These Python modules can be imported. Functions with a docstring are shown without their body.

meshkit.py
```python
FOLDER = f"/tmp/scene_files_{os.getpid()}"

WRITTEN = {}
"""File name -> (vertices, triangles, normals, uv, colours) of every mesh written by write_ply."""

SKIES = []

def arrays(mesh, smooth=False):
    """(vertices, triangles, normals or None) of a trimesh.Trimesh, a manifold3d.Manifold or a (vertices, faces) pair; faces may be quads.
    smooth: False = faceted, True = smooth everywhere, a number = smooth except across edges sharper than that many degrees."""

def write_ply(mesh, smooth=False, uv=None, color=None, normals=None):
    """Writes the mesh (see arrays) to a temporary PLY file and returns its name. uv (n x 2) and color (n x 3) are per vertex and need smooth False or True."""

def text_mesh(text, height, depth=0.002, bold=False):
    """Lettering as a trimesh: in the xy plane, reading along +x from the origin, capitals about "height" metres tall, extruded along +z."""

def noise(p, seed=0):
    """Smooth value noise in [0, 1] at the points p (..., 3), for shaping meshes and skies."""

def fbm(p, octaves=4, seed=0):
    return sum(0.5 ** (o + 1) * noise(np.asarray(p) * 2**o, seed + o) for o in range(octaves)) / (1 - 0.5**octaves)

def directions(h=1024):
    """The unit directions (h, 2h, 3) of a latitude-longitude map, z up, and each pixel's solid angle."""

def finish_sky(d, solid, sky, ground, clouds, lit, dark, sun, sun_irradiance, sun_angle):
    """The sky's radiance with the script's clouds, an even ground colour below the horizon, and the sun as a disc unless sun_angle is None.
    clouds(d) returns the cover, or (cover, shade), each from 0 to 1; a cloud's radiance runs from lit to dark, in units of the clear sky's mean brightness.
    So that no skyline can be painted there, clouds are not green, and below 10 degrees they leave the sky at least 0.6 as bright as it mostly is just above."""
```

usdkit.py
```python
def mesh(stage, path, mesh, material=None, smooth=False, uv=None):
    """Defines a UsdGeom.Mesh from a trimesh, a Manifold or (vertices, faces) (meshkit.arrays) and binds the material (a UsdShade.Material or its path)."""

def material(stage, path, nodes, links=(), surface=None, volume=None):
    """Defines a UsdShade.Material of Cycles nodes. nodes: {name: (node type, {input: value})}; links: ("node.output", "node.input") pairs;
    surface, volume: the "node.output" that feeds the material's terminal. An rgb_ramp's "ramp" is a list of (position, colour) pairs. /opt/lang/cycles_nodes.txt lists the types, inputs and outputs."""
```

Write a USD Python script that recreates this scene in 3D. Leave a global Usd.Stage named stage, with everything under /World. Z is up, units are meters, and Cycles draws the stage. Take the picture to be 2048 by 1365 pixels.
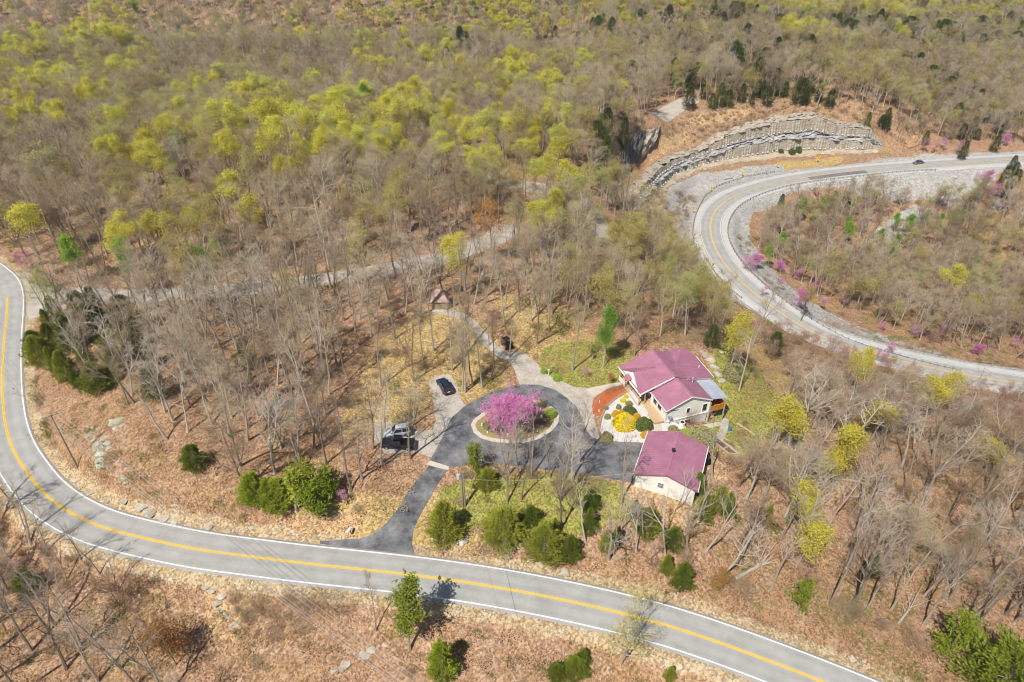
import math, random
import numpy as np, trimesh, shapely, usdkit, meshkit
from shapely.geometry import Polygon, LineString, MultiPolygon
from shapely.ops import unary_union
from scipy.interpolate import RBFInterpolator, RegularGridInterpolator, CubicSpline
from scipy.spatial import Delaunay
from pxr import Usd, UsdGeom, UsdLux, UsdShade, Gf, Sdf, Vt

# ------------------------------------------------------------------ camera, sky, sun, exposure
CAM_H, PITCH, FOC = 80.0, math.radians(35.0), 1366.0          # metres, radians, pixels of a 2048-wide picture
SUN_AZ, SUN_EL = math.radians(213.0), math.radians(54.0)      # towards the sun
SUN_I, SKY_I, EXPO = 1.25, 0.07, 0.20

stage = Usd.Stage.CreateInMemory()
UsdGeom.SetStageUpAxis(stage, 'Z'); UsdGeom.SetStageMetersPerUnit(stage, 1.0)
world = UsdGeom.Xform.Define(stage, '/World'); stage.SetDefaultPrim(world.GetPrim())
cam = UsdGeom.Camera.Define(stage, '/World/camera')
cam.AddTranslateOp().Set((0, 0, CAM_H)); cam.AddRotateXOp().Set(90 - math.degrees(PITCH))
cam.CreateHorizontalApertureAttr(36.0); cam.CreateFocalLengthAttr(36.0 * FOC / 2048); cam.CreateFStopAttr(0.0)
cam.CreateClippingRangeAttr((0.5, 20000.0)); cam.CreateExposureAttr(EXPO)
usdkit.material(stage, '/World/Looks/sky', {
    'sky': ('sky_texture', {'sky_type': 'single_scattering', 'sun_disc': False, 'sun_elevation': SUN_EL, 'sun_rotation': SUN_AZ}),
    'bg': ('background_shader', {'strength': SKY_I})}, [('sky.color', 'bg.color')], surface='bg.background')
dome = UsdLux.DomeLight.Define(stage, '/World/sky')
UsdShade.MaterialBindingAPI.Apply(dome.GetPrim()).Bind(UsdShade.Material.Get(stage, '/World/Looks/sky'))
dome.GetPrim().SetCustomDataByKey('kind', 'structure')
sun = UsdLux.DistantLight.Define(stage, '/World/sun')
sun.CreateIntensityAttr(SUN_I); sun.CreateAngleAttr(0.55); sun.CreateNormalizeAttr(True); sun.CreateColorAttr((1.0, 0.95, 0.87))
sun.AddRotateZOp().Set(-math.degrees(SUN_AZ)); sun.AddRotateXOp().Set(-(90 - math.degrees(SUN_EL)))   # -z points away from the sun

rng = np.random.default_rng(11)
R = random.Random(5)

# ------------------------------------------------------------------ small helpers
names = {}
def numbered(path):
    k = names.get(path, -1) + 1
    names[path] = k
    return path if k == 0 else f'{path}_{k:03d}'

def tag(p, label=None, cat=None, group=None, kind=None):
    p = p.GetPrim() if hasattr(p, 'GetPrim') else p
    for k, v in (('label', label), ('category', cat), ('group', group), ('kind', kind)):
        if v: p.SetCustomDataByKey(k, v)
    return p

def thing(name, label, cat, loc=(0, 0, 0), rz=0.0, group=None, scale=None):
    x = UsdGeom.Xform.Define(stage, numbered('/World/' + name))
    x.AddTranslateOp().Set(tuple(float(c) for c in loc))
    if rz: x.AddRotateZOp().Set(float(math.degrees(rz)))
    if scale: x.AddScaleOp().Set(tuple(float(c) for c in scale))
    return tag(x, label, cat, group)

class MB:
    """collects pieces that become one mesh"""
    def __init__(s): s.v, s.f, s.n = [], [], 0
    def add(s, v, f):
        v = np.asarray(v, float); f = np.asarray(f, int)
        if f.shape[1] == 4: f = np.vstack([f[:, [0, 1, 2]], f[:, [0, 2, 3]]])
        s.v.append(v); s.f.append(f + s.n); s.n += len(v); return s
    def tm(s, m): return s.add(m.vertices, m.faces)
    def box(s, c, size, rz=0, m=None):
        b = trimesh.creation.box(size)
        if m is not None: b.apply_transform(m)
        if rz: b.apply_transform(trimesh.transformations.rotation_matrix(rz, [0, 0, 1]))
        b.apply_translation(c); return s.tm(b)
    def bar(s, a, b, w, h=None):
        a, b = np.asarray(a, float), np.asarray(b, float); h = h or w
        d = b - a; L = np.linalg.norm(d); d = d / L
        up = np.array([0, 0, 1.0]) if abs(d[2]) < .95 else np.array([1.0, 0, 0])
        x = np.cross(d, up); x /= np.linalg.norm(x); y = np.cross(x, d)
        bx = trimesh.creation.box([w, h, L]); T = np.eye(4); T[:3, 0], T[:3, 1], T[:3, 2], T[:3, 3] = x, y, d, (a + b) / 2
        bx.apply_transform(T); return s.tm(bx)
    def tube(s, pts, rad, sides=6, cap=True):
        v, f = tube(np.asarray(pts, float), np.broadcast_to(rad, (len(pts),)).astype(float), sides)
        s.add(v, f)
        if cap:
            n = len(v)
            s.f.append(np.array([[s.n - sides, s.n - sides + j, s.n - sides + j + 1] for j in range(1, sides - 1)]))
        return s
    def poly(s, pts):
        n = len(pts); return s.add(pts, [[0, i, i + 1] for i in range(1, n - 1)])
    def slab(s, pts, t, flip=False):
        """planar polygon pts (3-D, counter-clockwise from above) as a plate of thickness t hanging below it"""
        p = np.asarray(pts, float); n = len(p); q = p - [0, 0, t]
        f = [[0, i, i + 1] for i in range(1, n - 1)] + [[n, n + i + 1, n + i] for i in range(1, n - 1)]
        for i in range(n):
            j = (i + 1) % n; f += [[i, n + i, n + j], [i, n + j, j]]
        return s.add(np.vstack([p, q]), f)
    def mesh(s): return np.vstack(s.v), np.vstack(s.f)
    def build(s, name, mat, parent='/World', smooth=False, label=None):
        path = parent if isinstance(parent, str) else str(parent.GetPath())
        p = usdkit.mesh(stage, numbered(path + '/' + name), s.mesh(), M[mat] if isinstance(mat, str) else mat, smooth).GetPrim()
        if label: p.SetCustomDataByKey('label', label)
        return p

def tube(p, r, sides=5):
    t = np.gradient(p, axis=0); t /= np.linalg.norm(t, axis=1, keepdims=True) + 1e-12
    ref = np.where(np.abs(t[:1, 2:]) < .9, [[0, 0, 1.0]], [[1.0, 0, 0]])
    a = np.cross(t, np.broadcast_to(ref, t.shape)); a /= np.linalg.norm(a, axis=1, keepdims=True) + 1e-12
    b = np.cross(t, a); g = np.arange(sides) * 2 * np.pi / sides
    v = p[:, None] + r[:, None, None] * (np.cos(g)[None, :, None] * a[:, None] + np.sin(g)[None, :, None] * b[:, None])
    i, j = np.meshgrid(np.arange(len(p) - 1), np.arange(sides), indexing='ij'); k = (j + 1) % sides
    q = np.stack([i * sides + j, i * sides + k, (i + 1) * sides + k, (i + 1) * sides + j], -1).reshape(-1, 4)
    return v.reshape(-1, 3), np.vstack([q[:, [0, 1, 2]], q[:, [0, 2, 3]]])

def smooth(a, b, x): t = np.clip((x - a) / (b - a), 0, 1); return t * t * (3 - 2 * t)

# ------------------------------------------------------------------ materials (procedural)
M = {}
def mat_simple(name, col, rough=.7, metal=0., col2=None, scale=3., bump=0., spec=.3, detail=4, coat=0.):
    nodes = {'p': ('principled_bsdf', {'base_color': col, 'roughness': rough, 'metallic': metal, 'specular_ior_level': spec, 'coat_weight': coat})}
    links = []
    if col2 is not None or bump:
        nodes['g'] = ('geometry', {}); nodes['n'] = ('noise_texture', {'scale': scale, 'detail': detail, 'roughness': .65})
        links += [('g.position', 'n.vector')]
        if col2 is not None:
            nodes['r'] = ('rgb_ramp', {'ramp': [(.3, col), (.7, col2)]}); links += [('n.fac', 'r.fac'), ('r.color', 'p.base_color')]
        if bump:
            nodes['b'] = ('bump', {'strength': .6, 'distance': bump}); links += [('n.fac', 'b.height'), ('b.normal', 'p.normal')]
    M[name] = usdkit.material(stage, '/World/Looks/' + name, nodes, links, surface='p.BSDF')

def mat_vary(name, stops, rough=.8, trans=0., noise=0., nscale=.5):
    """colour picked per object (and per clump by a noise of its position), with light passing through leaves"""
    nodes = {'o': ('object_info', {}), 'w': ('white_noise_texture', {'dimensions': '3D'}), 'r': ('rgb_ramp', {'ramp': stops}),
             'g': ('geometry', {}), 'n': ('noise_texture', {'scale': nscale, 'detail': 3.0, 'roughness': .6}),
             'm': ('math', {'math_type': 'multiply_add', 'value2': noise, 'value3': 0.0}), 's': ('math', {'math_type': 'subtract', 'value2': .5}),
             'p': ('principled_bsdf', {'roughness': rough, 'specular_ior_level': .15})}
    links = [('o.location', 'w.vector'), ('g.position', 'n.vector'), ('n.fac', 's.value1'), ('s.value', 'm.value1'), ('w.value', 'm.value3'),
             ('m.value', 'r.fac'), ('r.color', 'p.base_color')]
    surf = 'p.BSDF'
    if trans:
        nodes['t'] = ('translucent_bsdf', {}); nodes['x'] = ('mix_closure', {'fac': trans})
        links += [('r.color', 't.color'), ('p.BSDF', 'x.closure1'), ('t.BSDF', 'x.closure2')]; surf = 'x.closure'
    M[name] = usdkit.material(stage, '/World/Looks/' + name, nodes, links, surface=surf)

# bark, twigs and leaves
mat_vary('bark', [(0, (.20, .16, .12)), (.5, (.34, .29, .23)), (1, (.50, .445, .37))], .9, 0, .6, 1.6)
mat_vary('pale_bark', [(0, (.33, .29, .235)), (1, (.50, .45, .38))], .9, 0, .6, 1.6)
mat_vary('twig', [(0, (.25, .175, .105)), (.5, (.345, .275, .175)), (1, (.44, .37, .255))], .9, 0, .3, .6)
mat_vary('pale_twig', [(0, (.36, .31, .25)), (1, (.50, .45, .375))], .9, 0, .3, .6)
mat_vary('red_twig', [(0, (.28, .17, .115)), (1, (.37, .245, .165))], .9, 0, .3, .6)
mat_vary('leaf_yellow', [(0, (.56, .50, .06)), (.5, (.64, .59, .08)), (1, (.58, .61, .11))], .6, .3, .5, .35)
mat_vary('leaf_olive', [(0, (.42, .35, .09)), (.5, (.47, .43, .11)), (1, (.40, .43, .12))], .6, .3, .4, .35)
mat_vary('leaf_green', [(0, (.20, .34, .035)), (.5, (.27, .42, .05)), (1, (.17, .32, .035))], .6, .3, .4, .35)
mat_vary('leaf_gold', [(0, (.53, .45, .055)), (1, (.60, .54, .08))], .6, .3, .4, .35)
mat_vary('leaf_rust', [(0, (.33, .15, .03)), (1, (.44, .22, .05))], .7, .25, .5, .5)
mat_vary('blossom', [(0, (.56, .16, .42)), (.5, (.68, .22, .51)), (1, (.62, .29, .48))], .6, .3, .5, .5)
mat_vary('needle', [(0, (.13, .165, .02)), (.5, (.22, .26, .03)), (1, (.33, .34, .045))], .7, .25, .9, .9)
mat_vary('needle_dark', [(0, (.07, .095, .025)), (.6, (.105, .135, .032)), (1, (.15, .18, .04))], .7, .18, .8, .9)
mat_vary('needle_bright', [(0, (.20, .26, .02)), (.5, (.27, .34, .03)), (1, (.34, .38, .04))], .7, .15, .7, .8)
mat_vary('brush', [(0, (.25, .165, .105)), (.5, (.33, .235, .155)), (1, (.30, .25, .15))], .9, 0, .3, .6)
mat_vary('weed', [(0, (.30, .25, .10)), (.4, (.22, .25, .06)), (.7, (.40, .29, .15)), (1, (.16, .24, .04))], .8, .2, .3, .6)
mat_vary('leaf_litter', [(0, (.42, .24, .13)), (.5, (.52, .33, .21)), (1, (.34, .19, .11))], .8, .2, .5, 2.)
# made things
M['asphalt_road'] = usdkit.material(stage, '/World/Looks/asphalt_road', {
    'g': ('geometry', {}), 'l': ('attribute', {'attribute': 'lane'}), 'a': ('math', {'math_type': 'absolute'}), 'd': ('math', {'math_type': 'subtract', 'value2': 1.65}), 'd2': ('math', {'math_type': 'absolute'}), 'd3': ('math', {'math_type': 'subtract', 'value2': .85}), 'd4': ('math', {'math_type': 'absolute'}),
    't': ('map_range', {'range_type': 'smoothstep', 'from_min': .0, 'from_max': .62, 'to_min': .91, 'to_max': 1.0}), 'e': ('map_range', {'range_type': 'smoothstep', 'from_min': 2.9, 'from_max': 3.7, 'to_min': 1.0, 'to_max': .82}),
    'n': ('noise_texture', {'scale': .35, 'detail': 8.0, 'roughness': .7}), 'f': ('noise_texture', {'scale': 14.0, 'detail': 3.0}), 'mixn': ('math', {'math_type': 'multiply_add', 'value2': .35}), 'k': ('math', {'math_type': 'multiply', 'value2': .65}),
    'r': ('rgb_ramp', {'ramp': [(.32, (.285, .28, .265)), (.5, (.36, .352, .335)), (.68, (.43, .42, .40))]}), 'm': ('math', {'math_type': 'multiply'}), 'c': ('combine_xyz', {}), 'mx': ('mix_color', {'blend_type': 'multiply', 'fac': 1.0}), 'p': ('principled_bsdf', {'roughness': .9, 'specular_ior_level': .2})},
    [('l.fac', 'a.value1'), ('a.value', 'd.value1'), ('d.value', 'd2.value1'), ('d2.value', 'd3.value1'), ('d3.value', 'd4.value1'), ('d4.value', 't.value'), ('a.value', 'e.value'), ('g.position', 'n.vector'), ('g.position', 'f.vector'), ('n.fac', 'k.value1'), ('f.fac', 'mixn.value1'), ('k.value', 'mixn.value3'),
     ('mixn.value', 'r.fac'), ('t.result', 'm.value1'), ('e.result', 'm.value2'), ('m.value', 'c.x'), ('m.value', 'c.y'), ('m.value', 'c.z'), ('r.color', 'mx.a'), ('c.vector', 'mx.b'), ('mx.result', 'p.base_color')], surface='p.BSDF')
mat_simple('asphalt_dark', (.035, .037, .045), .85, col2=(.24, .24, .245), scale=.42, spec=.35, detail=10)
mat_simple('asphalt_patch', (.14, .14, .15), .9, col2=(.19, .19, .2), scale=.5)
mat_simple('shoulder', (.43, .42, .40), .9, col2=(.51, .50, .47), scale=.5)
mat_simple('line_white', (.80, .80, .78), .6, col2=(.70, .70, .68), scale=2)
mat_simple('line_yellow', (.84, .53, .02), .6, col2=(.74, .45, .02), scale=2)
mat_simple('concrete', (.52, .47, .40), .9, col2=(.42, .38, .32), scale=1.2)
mat_simple('concrete_pale', (.56, .50, .42), .9, col2=(.46, .40, .33), scale=1.2)
mat_simple('porch_tan', (.50, .36, .22), .8, col2=(.44, .32, .2), scale=1)
mat_simple('siding', (.72, .69, .61), .7, col2=(.67, .64, .56), scale=.4)
mat_simple('trim_white', (.80, .79, .76), .6)
mat_simple('block_wall', (.62, .62, .64), .9, col2=(.54, .54, .56), scale=1.)
mat_simple('glass_dark', (.03, .035, .04), .12, spec=.6)
mat_simple('deck_orange', (.52, .21, .035), .7, col2=(.42, .16, .03), scale=2)
mat_simple('timber', (.36, .26, .17), .9, col2=(.26, .19, .13), scale=2)
mat_simple('timber_pale', (.50, .42, .32), .9, col2=(.40, .33, .25), scale=2)
mat_simple('pole_wood', (.33, .28, .23), .9, col2=(.25, .21, .17), scale=2)
mat_simple('steel', (.45, .46, .47), .45, .7)
mat_simple('galvanised', (.42, .43, .45), .55, .5, col2=(.33, .34, .36), scale=1)
mat_simple('dark_metal', (.03, .03, .033), .5)
mat_simple('tyre', (.02, .02, .021), .85)
mat_simple('paint_blue', (.018, .035, .075), .25, .3, coat=.6, spec=.5)
mat_simple('paint_silver', (.60, .62, .66), .35, .25, coat=.5, spec=.5)
mat_simple('paint_black', (.015, .015, .018), .25, .1, coat=.6, spec=.5)
mat_simple('paint_grey', (.20, .23, .28), .3, .5, coat=.5, spec=.5)
mat_simple('lamp_red', (.50, .02, .04), .3)
mat_simple('lamp_clear', (.75, .75, .72), .2)
mat_simple('sign_yellow', (.80, .50, .02), .5)
mat_simple('black', (.012, .012, .012), .6)
mat_simple('brick', (.40, .26, .17), .9, col2=(.30, .19, .13), scale=3)
mat_simple('mulch_orange', (.60, .115, .025), .95, col2=(.22, .10, .045), scale=2.2, bump=.08, detail=9)
mat_simple('mulch_brown', (.13, .085, .05), .95, col2=(.21, .14, .085), scale=3, bump=.05)
mat_simple('rust', (.36, .17, .12), .8, col2=(.40, .37, .35), scale=.9)
mat_simple('shed_wall', (.38, .30, .2), .9, col2=(.30, .24, .16), scale=1)
mat_simple('insulator', (.55, .56, .58), .3)
mat_simple('wire', (.05, .05, .052), .6)
mat_simple('bench_red', (.50, .22, .16), .7)
mat_simple('blue_plastic', (.05, .18, .42), .5)
mat_simple('green_paint', (.03, .16, .07), .6)
mat_simple('stone_white', (.68, .66, .62), .8)
mat_simple('stone_mauve', (.45, .38, .47), .8)
mat_simple('bush_yellow', (.62, .45, .012), .7, col2=(.70, .56, .02), scale=3)
mat_simple('bush_orange', (.58, .27, .02), .7, col2=(.55, .40, .03), scale=3)
mat_simple('bush_green', (.085, .115, .03), .8, col2=(.13, .155, .045), scale=5, spec=.1)
mat_simple('bush_lime', (.18, .30, .03), .7, col2=(.30, .34, .06), scale=4)
mat_simple('bush_grey', (.22, .23, .09), .8, col2=(.34, .29, .15), scale=4, spec=.1)

def mat_roof(name, c1, c2, axis, rough=.42, pitch=.46):
    """ribbed sheet metal: ribs run down the slope; axis is the horizontal direction (world) they repeat along"""
    nodes = {'g': ('geometry', {}), 'd': ('vector_math', {'math_type': 'dot_product', 'vector2': axis}),
             's': ('math', {'math_type': 'multiply', 'value2': 1 / pitch}), 'f': ('math', {'math_type': 'fraction'}),
             'pp': ('math', {'math_type': 'pingpong', 'value2': .5}), 'k': ('map_range', {'range_type': 'smoothstep', 'from_min': .36, 'from_max': .47}),
             'n': ('noise_texture', {'scale': .5, 'detail': 8.0, 'roughness': .7}), 'r': ('rgb_ramp', {'ramp': [(.32, c1), (.5, tuple((a + b) / 2 for a, b in zip(c1, c2))), (.7, tuple(min(1, b * 1.12) for b in c2))]}),
             'dk': ('mix_color', {'blend_type': 'multiply', 'b': (.80, .76, .78)}), 'kk': ('math', {'math_type': 'multiply', 'value2': .8}),
             'b': ('bump', {'strength': .8, 'distance': .03}), 'p': ('principled_bsdf', {'roughness': rough, 'specular_ior_level': .45, 'metallic': .0})}
    links = [('g.position', 'd.vector1'), ('d.value', 's.value1'), ('s.value', 'pp.value1'), ('pp.value', 'k.value'),
             ('g.position', 'n.vector'), ('n.fac', 'r.fac'), ('r.color', 'dk.a'), ('k.result', 'kk.value1'), ('kk.value', 'dk.fac'), ('dk.result', 'p.base_color'), ('k.result', 'b.height'), ('b.normal', 'p.normal')]
    del nodes['f']
    M[name] = usdkit.material(stage, '/World/Looks/' + name, nodes, links, surface='p.BSDF')

def mat_siding(name, c, step=.2):
    nodes = {'g': ('geometry', {}), 'x': ('separate_xyz', {}), 's': ('math', {'math_type': 'multiply', 'value2': 1 / step}), 'f': ('math', {'math_type': 'fraction'}),
             'n': ('noise_texture', {'scale': .6, 'detail': 4.0}), 'r': ('rgb_ramp', {'ramp': [(.3, c), (.75, tuple(.9 * k for k in c))]}),
             'b': ('bump', {'strength': .35, 'distance': .012}), 'p': ('principled_bsdf', {'roughness': .65, 'specular_ior_level': .25})}
    M[name] = usdkit.material(stage, '/World/Looks/' + name, nodes, [('g.position', 'x.vector'), ('x.z', 's.value1'), ('s.value', 'f.value1'), ('f.value', 'b.height'),
        ('b.normal', 'p.normal'), ('g.position', 'n.vector'), ('n.fac', 'r.fac'), ('r.color', 'p.base_color')], surface='p.BSDF')
mat_siding('siding', (.83, .81, .74))

def mat_gravel(name, c1, c2, c3, sc=1.0):
    nodes = {'g': ('geometry', {}), 'v': ('voronoi_texture', {'scale': 9.0 * sc, 'randomness': 1.0}), 'n': ('noise_texture', {'scale': .45, 'detail': 6.0, 'roughness': .7}),
             'n2': ('noise_texture', {'scale': 4.0, 'detail': 3.0}), 'r': ('rgb_ramp', {'ramp': [(.28, c1), (.5, c2), (.72, c3)]}),
             'hs': ('rgb_to_bw', {}), 'mm': ('map_range', {'from_min': 0., 'from_max': 1., 'to_min': .72, 'to_max': 1.22}),
             'mx': ('mix_color', {'blend_type': 'multiply', 'fac': 1.0, 'use_clamp_result': False}), 'cc': ('combine_xyz', {}), 'add': ('math', {'math_type': 'multiply_add', 'value2': .45, 'value3': .28}),
             'b': ('bump', {'strength': .7, 'distance': .05}), 'p': ('principled_bsdf', {'roughness': .95, 'specular_ior_level': .15})}
    links = [('g.position', 'v.vector'), ('g.position', 'n.vector'), ('g.position', 'n2.vector'), ('n2.fac', 'add.value1'), ('n.fac', 'r.fac'), ('v.color', 'hs.color'), ('hs.val', 'mm.value'),
             ('mm.result', 'cc.x'), ('mm.result', 'cc.y'), ('mm.result', 'cc.z'), ('r.color', 'mx.a'), ('cc.vector', 'mx.b'), ('mx.result', 'p.base_color'),
             ('v.distance', 'b.height'), ('b.normal', 'p.normal')]
    M[name] = usdkit.material(stage, '/World/Looks/' + name, nodes, links, surface='p.BSDF')
mat_gravel('gravel', (.32, .275, .225), (.43, .385, .33), (.52, .48, .42))
mat_gravel('gravel_white', (.52, .50, .47), (.60, .58, .56), (.68, .66, .64))
mat_gravel('rubble', (.36, .345, .32), (.47, .46, .44), (.57, .56, .54), .35)
mat_gravel('rock', (.28, .25, .2), (.42, .38, .31), (.55, .52, .45), .12)
mat_gravel('rock_lichen', (.26, .25, .17), (.40, .41, .32), (.56, .58, .48), .5)

# ------------------------------------------------------------------ where a picture point lies on the land
cp, sp = math.cos(PITCH), math.sin(PITCH)
def rays(px, py):
    x = (np.asarray(px, float) - 1024) / FOC; y = -(np.asarray(py, float) - 682.5) / FOC
    return np.stack([x, y * sp + cp, y * cp - sp], -1)
def on_level(px, py, z):
    d = rays(px, py); t = (np.asarray(z, float) - CAM_H) / d[..., 2]
    p = d * t[..., None]; p[..., 2] = z; return p
def to_px(p):
    p = np.asarray(p, float); q = p - [0, 0, CAM_H]
    dep = q[..., 1] * cp - q[..., 2] * sp; up = q[..., 1] * sp + q[..., 2] * cp
    return np.stack([1024 + FOC * q[..., 0] / dep, 682.5 - FOC * up / dep], -1)

CTRL = [  # points of the survey: picture x, picture y, height of the land
 (1000,800,0),(1080,740,.5),(1230,740,.3),(1250,800,.1),(1300,830,.1),(1200,860,-.2),(1330,930,-.8),(1270,975,-1.0),(1365,1000,-1.5),(870,930,-1.4),(1060,935,-.8),(820,880,.3),(880,760,.8),(940,880,-.4),
 (880,600,2.5),(1000,520,1.5),(960,650,1.5),(1100,620,1.0),(1150,700,.8),(1230,660,.3),(1330,690,-.2),
 (1420,846,-2.7),(1450,860,-3.0),(1480,800,-3.4),(1470,720,-2.2),(1400,690,-1),(1440,900,-2.4),(1520,860,-4),(1550,780,-6),(1430,1000,-2.6),
 (1700,900,-7),(1850,900,-10),(2040,1000,-12),(2040,880,-16),
 (-120,530,-1),(0,560,-1),(44,700,-1.6),(100,905,-2.4),(300,1075,-3.3),(600,1130,-3.9),(800,1145,-4.2),(1000,1180,-4.7),(1400,1275,-5.7),(1680,1365,-6.6),(2000,1480,-7.5),
 (155,935,.2),(200,870,1.8),(250,800,2.6),(130,690,1.0),(300,960,1.0),(430,1000,.3),(560,1010,-1.2),(650,1050,-3.3),(480,1062,-2.9),(350,890,2.8),(500,850,2.4),(650,800,1.6),(400,700,3.0),(600,650,2.8),(250,620,1.0),(740,990,-.8),(780,1000,-2.4),
 (0,970,-4),(60,1060,-5),(100,1130,-6),(200,1210,-7.2),(100,1320,-8.5),(450,1250,-7.6),(360,1190,-6.5),(600,1250,-6.6),(700,1330,-8),(850,1300,-7),(900,1235,-5.6),(1100,1330,-8),(1300,1350,-8.5),(1550,1410,-9),(0,1250,-8),
 (900,1000,-2.7),(910,1075,-4),(1100,1000,-1.8),(1100,1085,-4.2),(1180,1130,-4.8),(1300,1120,-4.7),(1280,1010,-1.9),(1500,1060,-5),(1500,1200,-5.9),(1700,1200,-7.6),(1800,1300,-7.6),(1900,1200,-9),(2040,1280,-10),
 (100,580,-1),(300,585,-.3),(500,572,.2),(700,545,.9),(930,500,1.0),(985,345,-2),(925,315,-3),(1170,400,-5),(1100,470,-2),
 (0,420,-1),(300,400,0),(600,400,0),(900,420,-.5),(0,250,-8),(300,250,-8),(600,250,-9),(900,250,-9),(1100,300,-8),(1200,250,-9),(0,150,-17),(400,150,-19),(800,150,-19),(1100,150,-17),
 (-200,118,-13),(0,118,-12),(250,112,-10),(500,110,-12),(750,112,-17),(950,95,-20),(1200,70,-17),
 (2040,312,-24),(1836,328,-24.5),(1600,360,-25),(1450,402,-25.5),(1420,455,-26),(1440,515,-26.5),(1482,563,-27.2),(1537,609,-28),(1640,672,-29),(1720,700,-30),(1900,742,-31.5),(2048,765,-33),
 (1450,340,-24.3),(1380,400,-24.5),(1340,430,-24),(1370,500,-25),(1400,560,-25.5),(1560,330,-24.6),(1700,318,-24.5),
 (1560,480,-32),(1700,500,-38),(1900,550,-43),(1700,420,-33),(1850,430,-34),(1950,390,-30),(1800,620,-39),(2000,640,-42),(1650,590,-35),(1950,480,-38),(2040,440,-32),(1750,660,-34),(2040,720,-36),
 (1250,560,-2),(1240,480,-7),(1290,520,-11),(1300,470,-17),(1340,560,-14),(1400,640,-12),(1480,680,-12),(1500,720,-8.5),(1600,740,-14),(1600,690,-22),(1750,780,-16),(1900,800,-22),(2000,800,-27),
 (1215,395,-9.5),(1222,330,-8),(1500,200,-8),(1600,190,-8),(1400,220,-8),(1320,240,-8),(1660,205,-8.5),(1750,220,-11),(1850,255,-18),(1950,280,-22),(1700,130,-9),(1400,140,-10),(1250,180,-10),(1550,90,-8),(1900,180,-18),(2040,200,-22),(2000,110,-24),(1850,80,-18),(1700,50,-16),(1400,60,-20),(2040,40,-26)]
WALL = np.array([(1227,352,-12,1236,323,-8.5),(1240,360,-15.5,1244,306,-8),(1254,362,-18,1255,290,-8),(1264,346,-18.5,1267,271,-8),(1277,323,-18.5,1285,264,-8),(1292,306,-17,1303,261,-8),(1308,293,-15,1320,257,-8)], float)
WB, WT = on_level(WALL[:, 0], WALL[:, 1], WALL[:, 2]), on_level(WALL[:, 3], WALL[:, 4], WALL[:, 5])
C3 = np.array(CTRL, float); P3 = on_level(C3[:, 0], C3[:, 1], C3[:, 2])
wd = WT[:, :2] / np.linalg.norm(WT[:, :2], axis=1, keepdims=True)
P3 = np.vstack([P3, WB - [0, 0, .6], np.column_stack([WT[:, :2] + wd * 3.5, WT[:, 2] - .4])])
FAR = np.array([(-260,520,-46),(-120,500,-48),(20,500,-46),(150,520,-42),(-420,540,-40),(-420,760,22),(-200,740,14),(0,740,-2),(200,760,-10),(300,640,-40),(420,760,-14),(520,640,-42),(700,800,-8),(-400,900,62),(-150,880,52),(100,880,30),(300,920,20),(600,950,18),(-700,700,40),(-900,1300,90),(0,1400,90),(700,1500,70),(1000,1000,20),(900,500,-20),(500,300,-35),(-500,300,-5),(-600,50,-10),(-300,60,-5),(-250,-150,-15),(0,-200,-25),(300,-200,-25),(600,0,-30),(250,40,-14),(350,120,-30),
                (-300,1100,85),(300,1150,55)], float)
rbf = RBFInterpolator(np.vstack([P3[:, :2], FAR[:, :2]]) / 100, np.concatenate([P3[:, 2], FAR[:, 2]]), kernel='thin_plate_spline', smoothing=2e-4)

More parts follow.
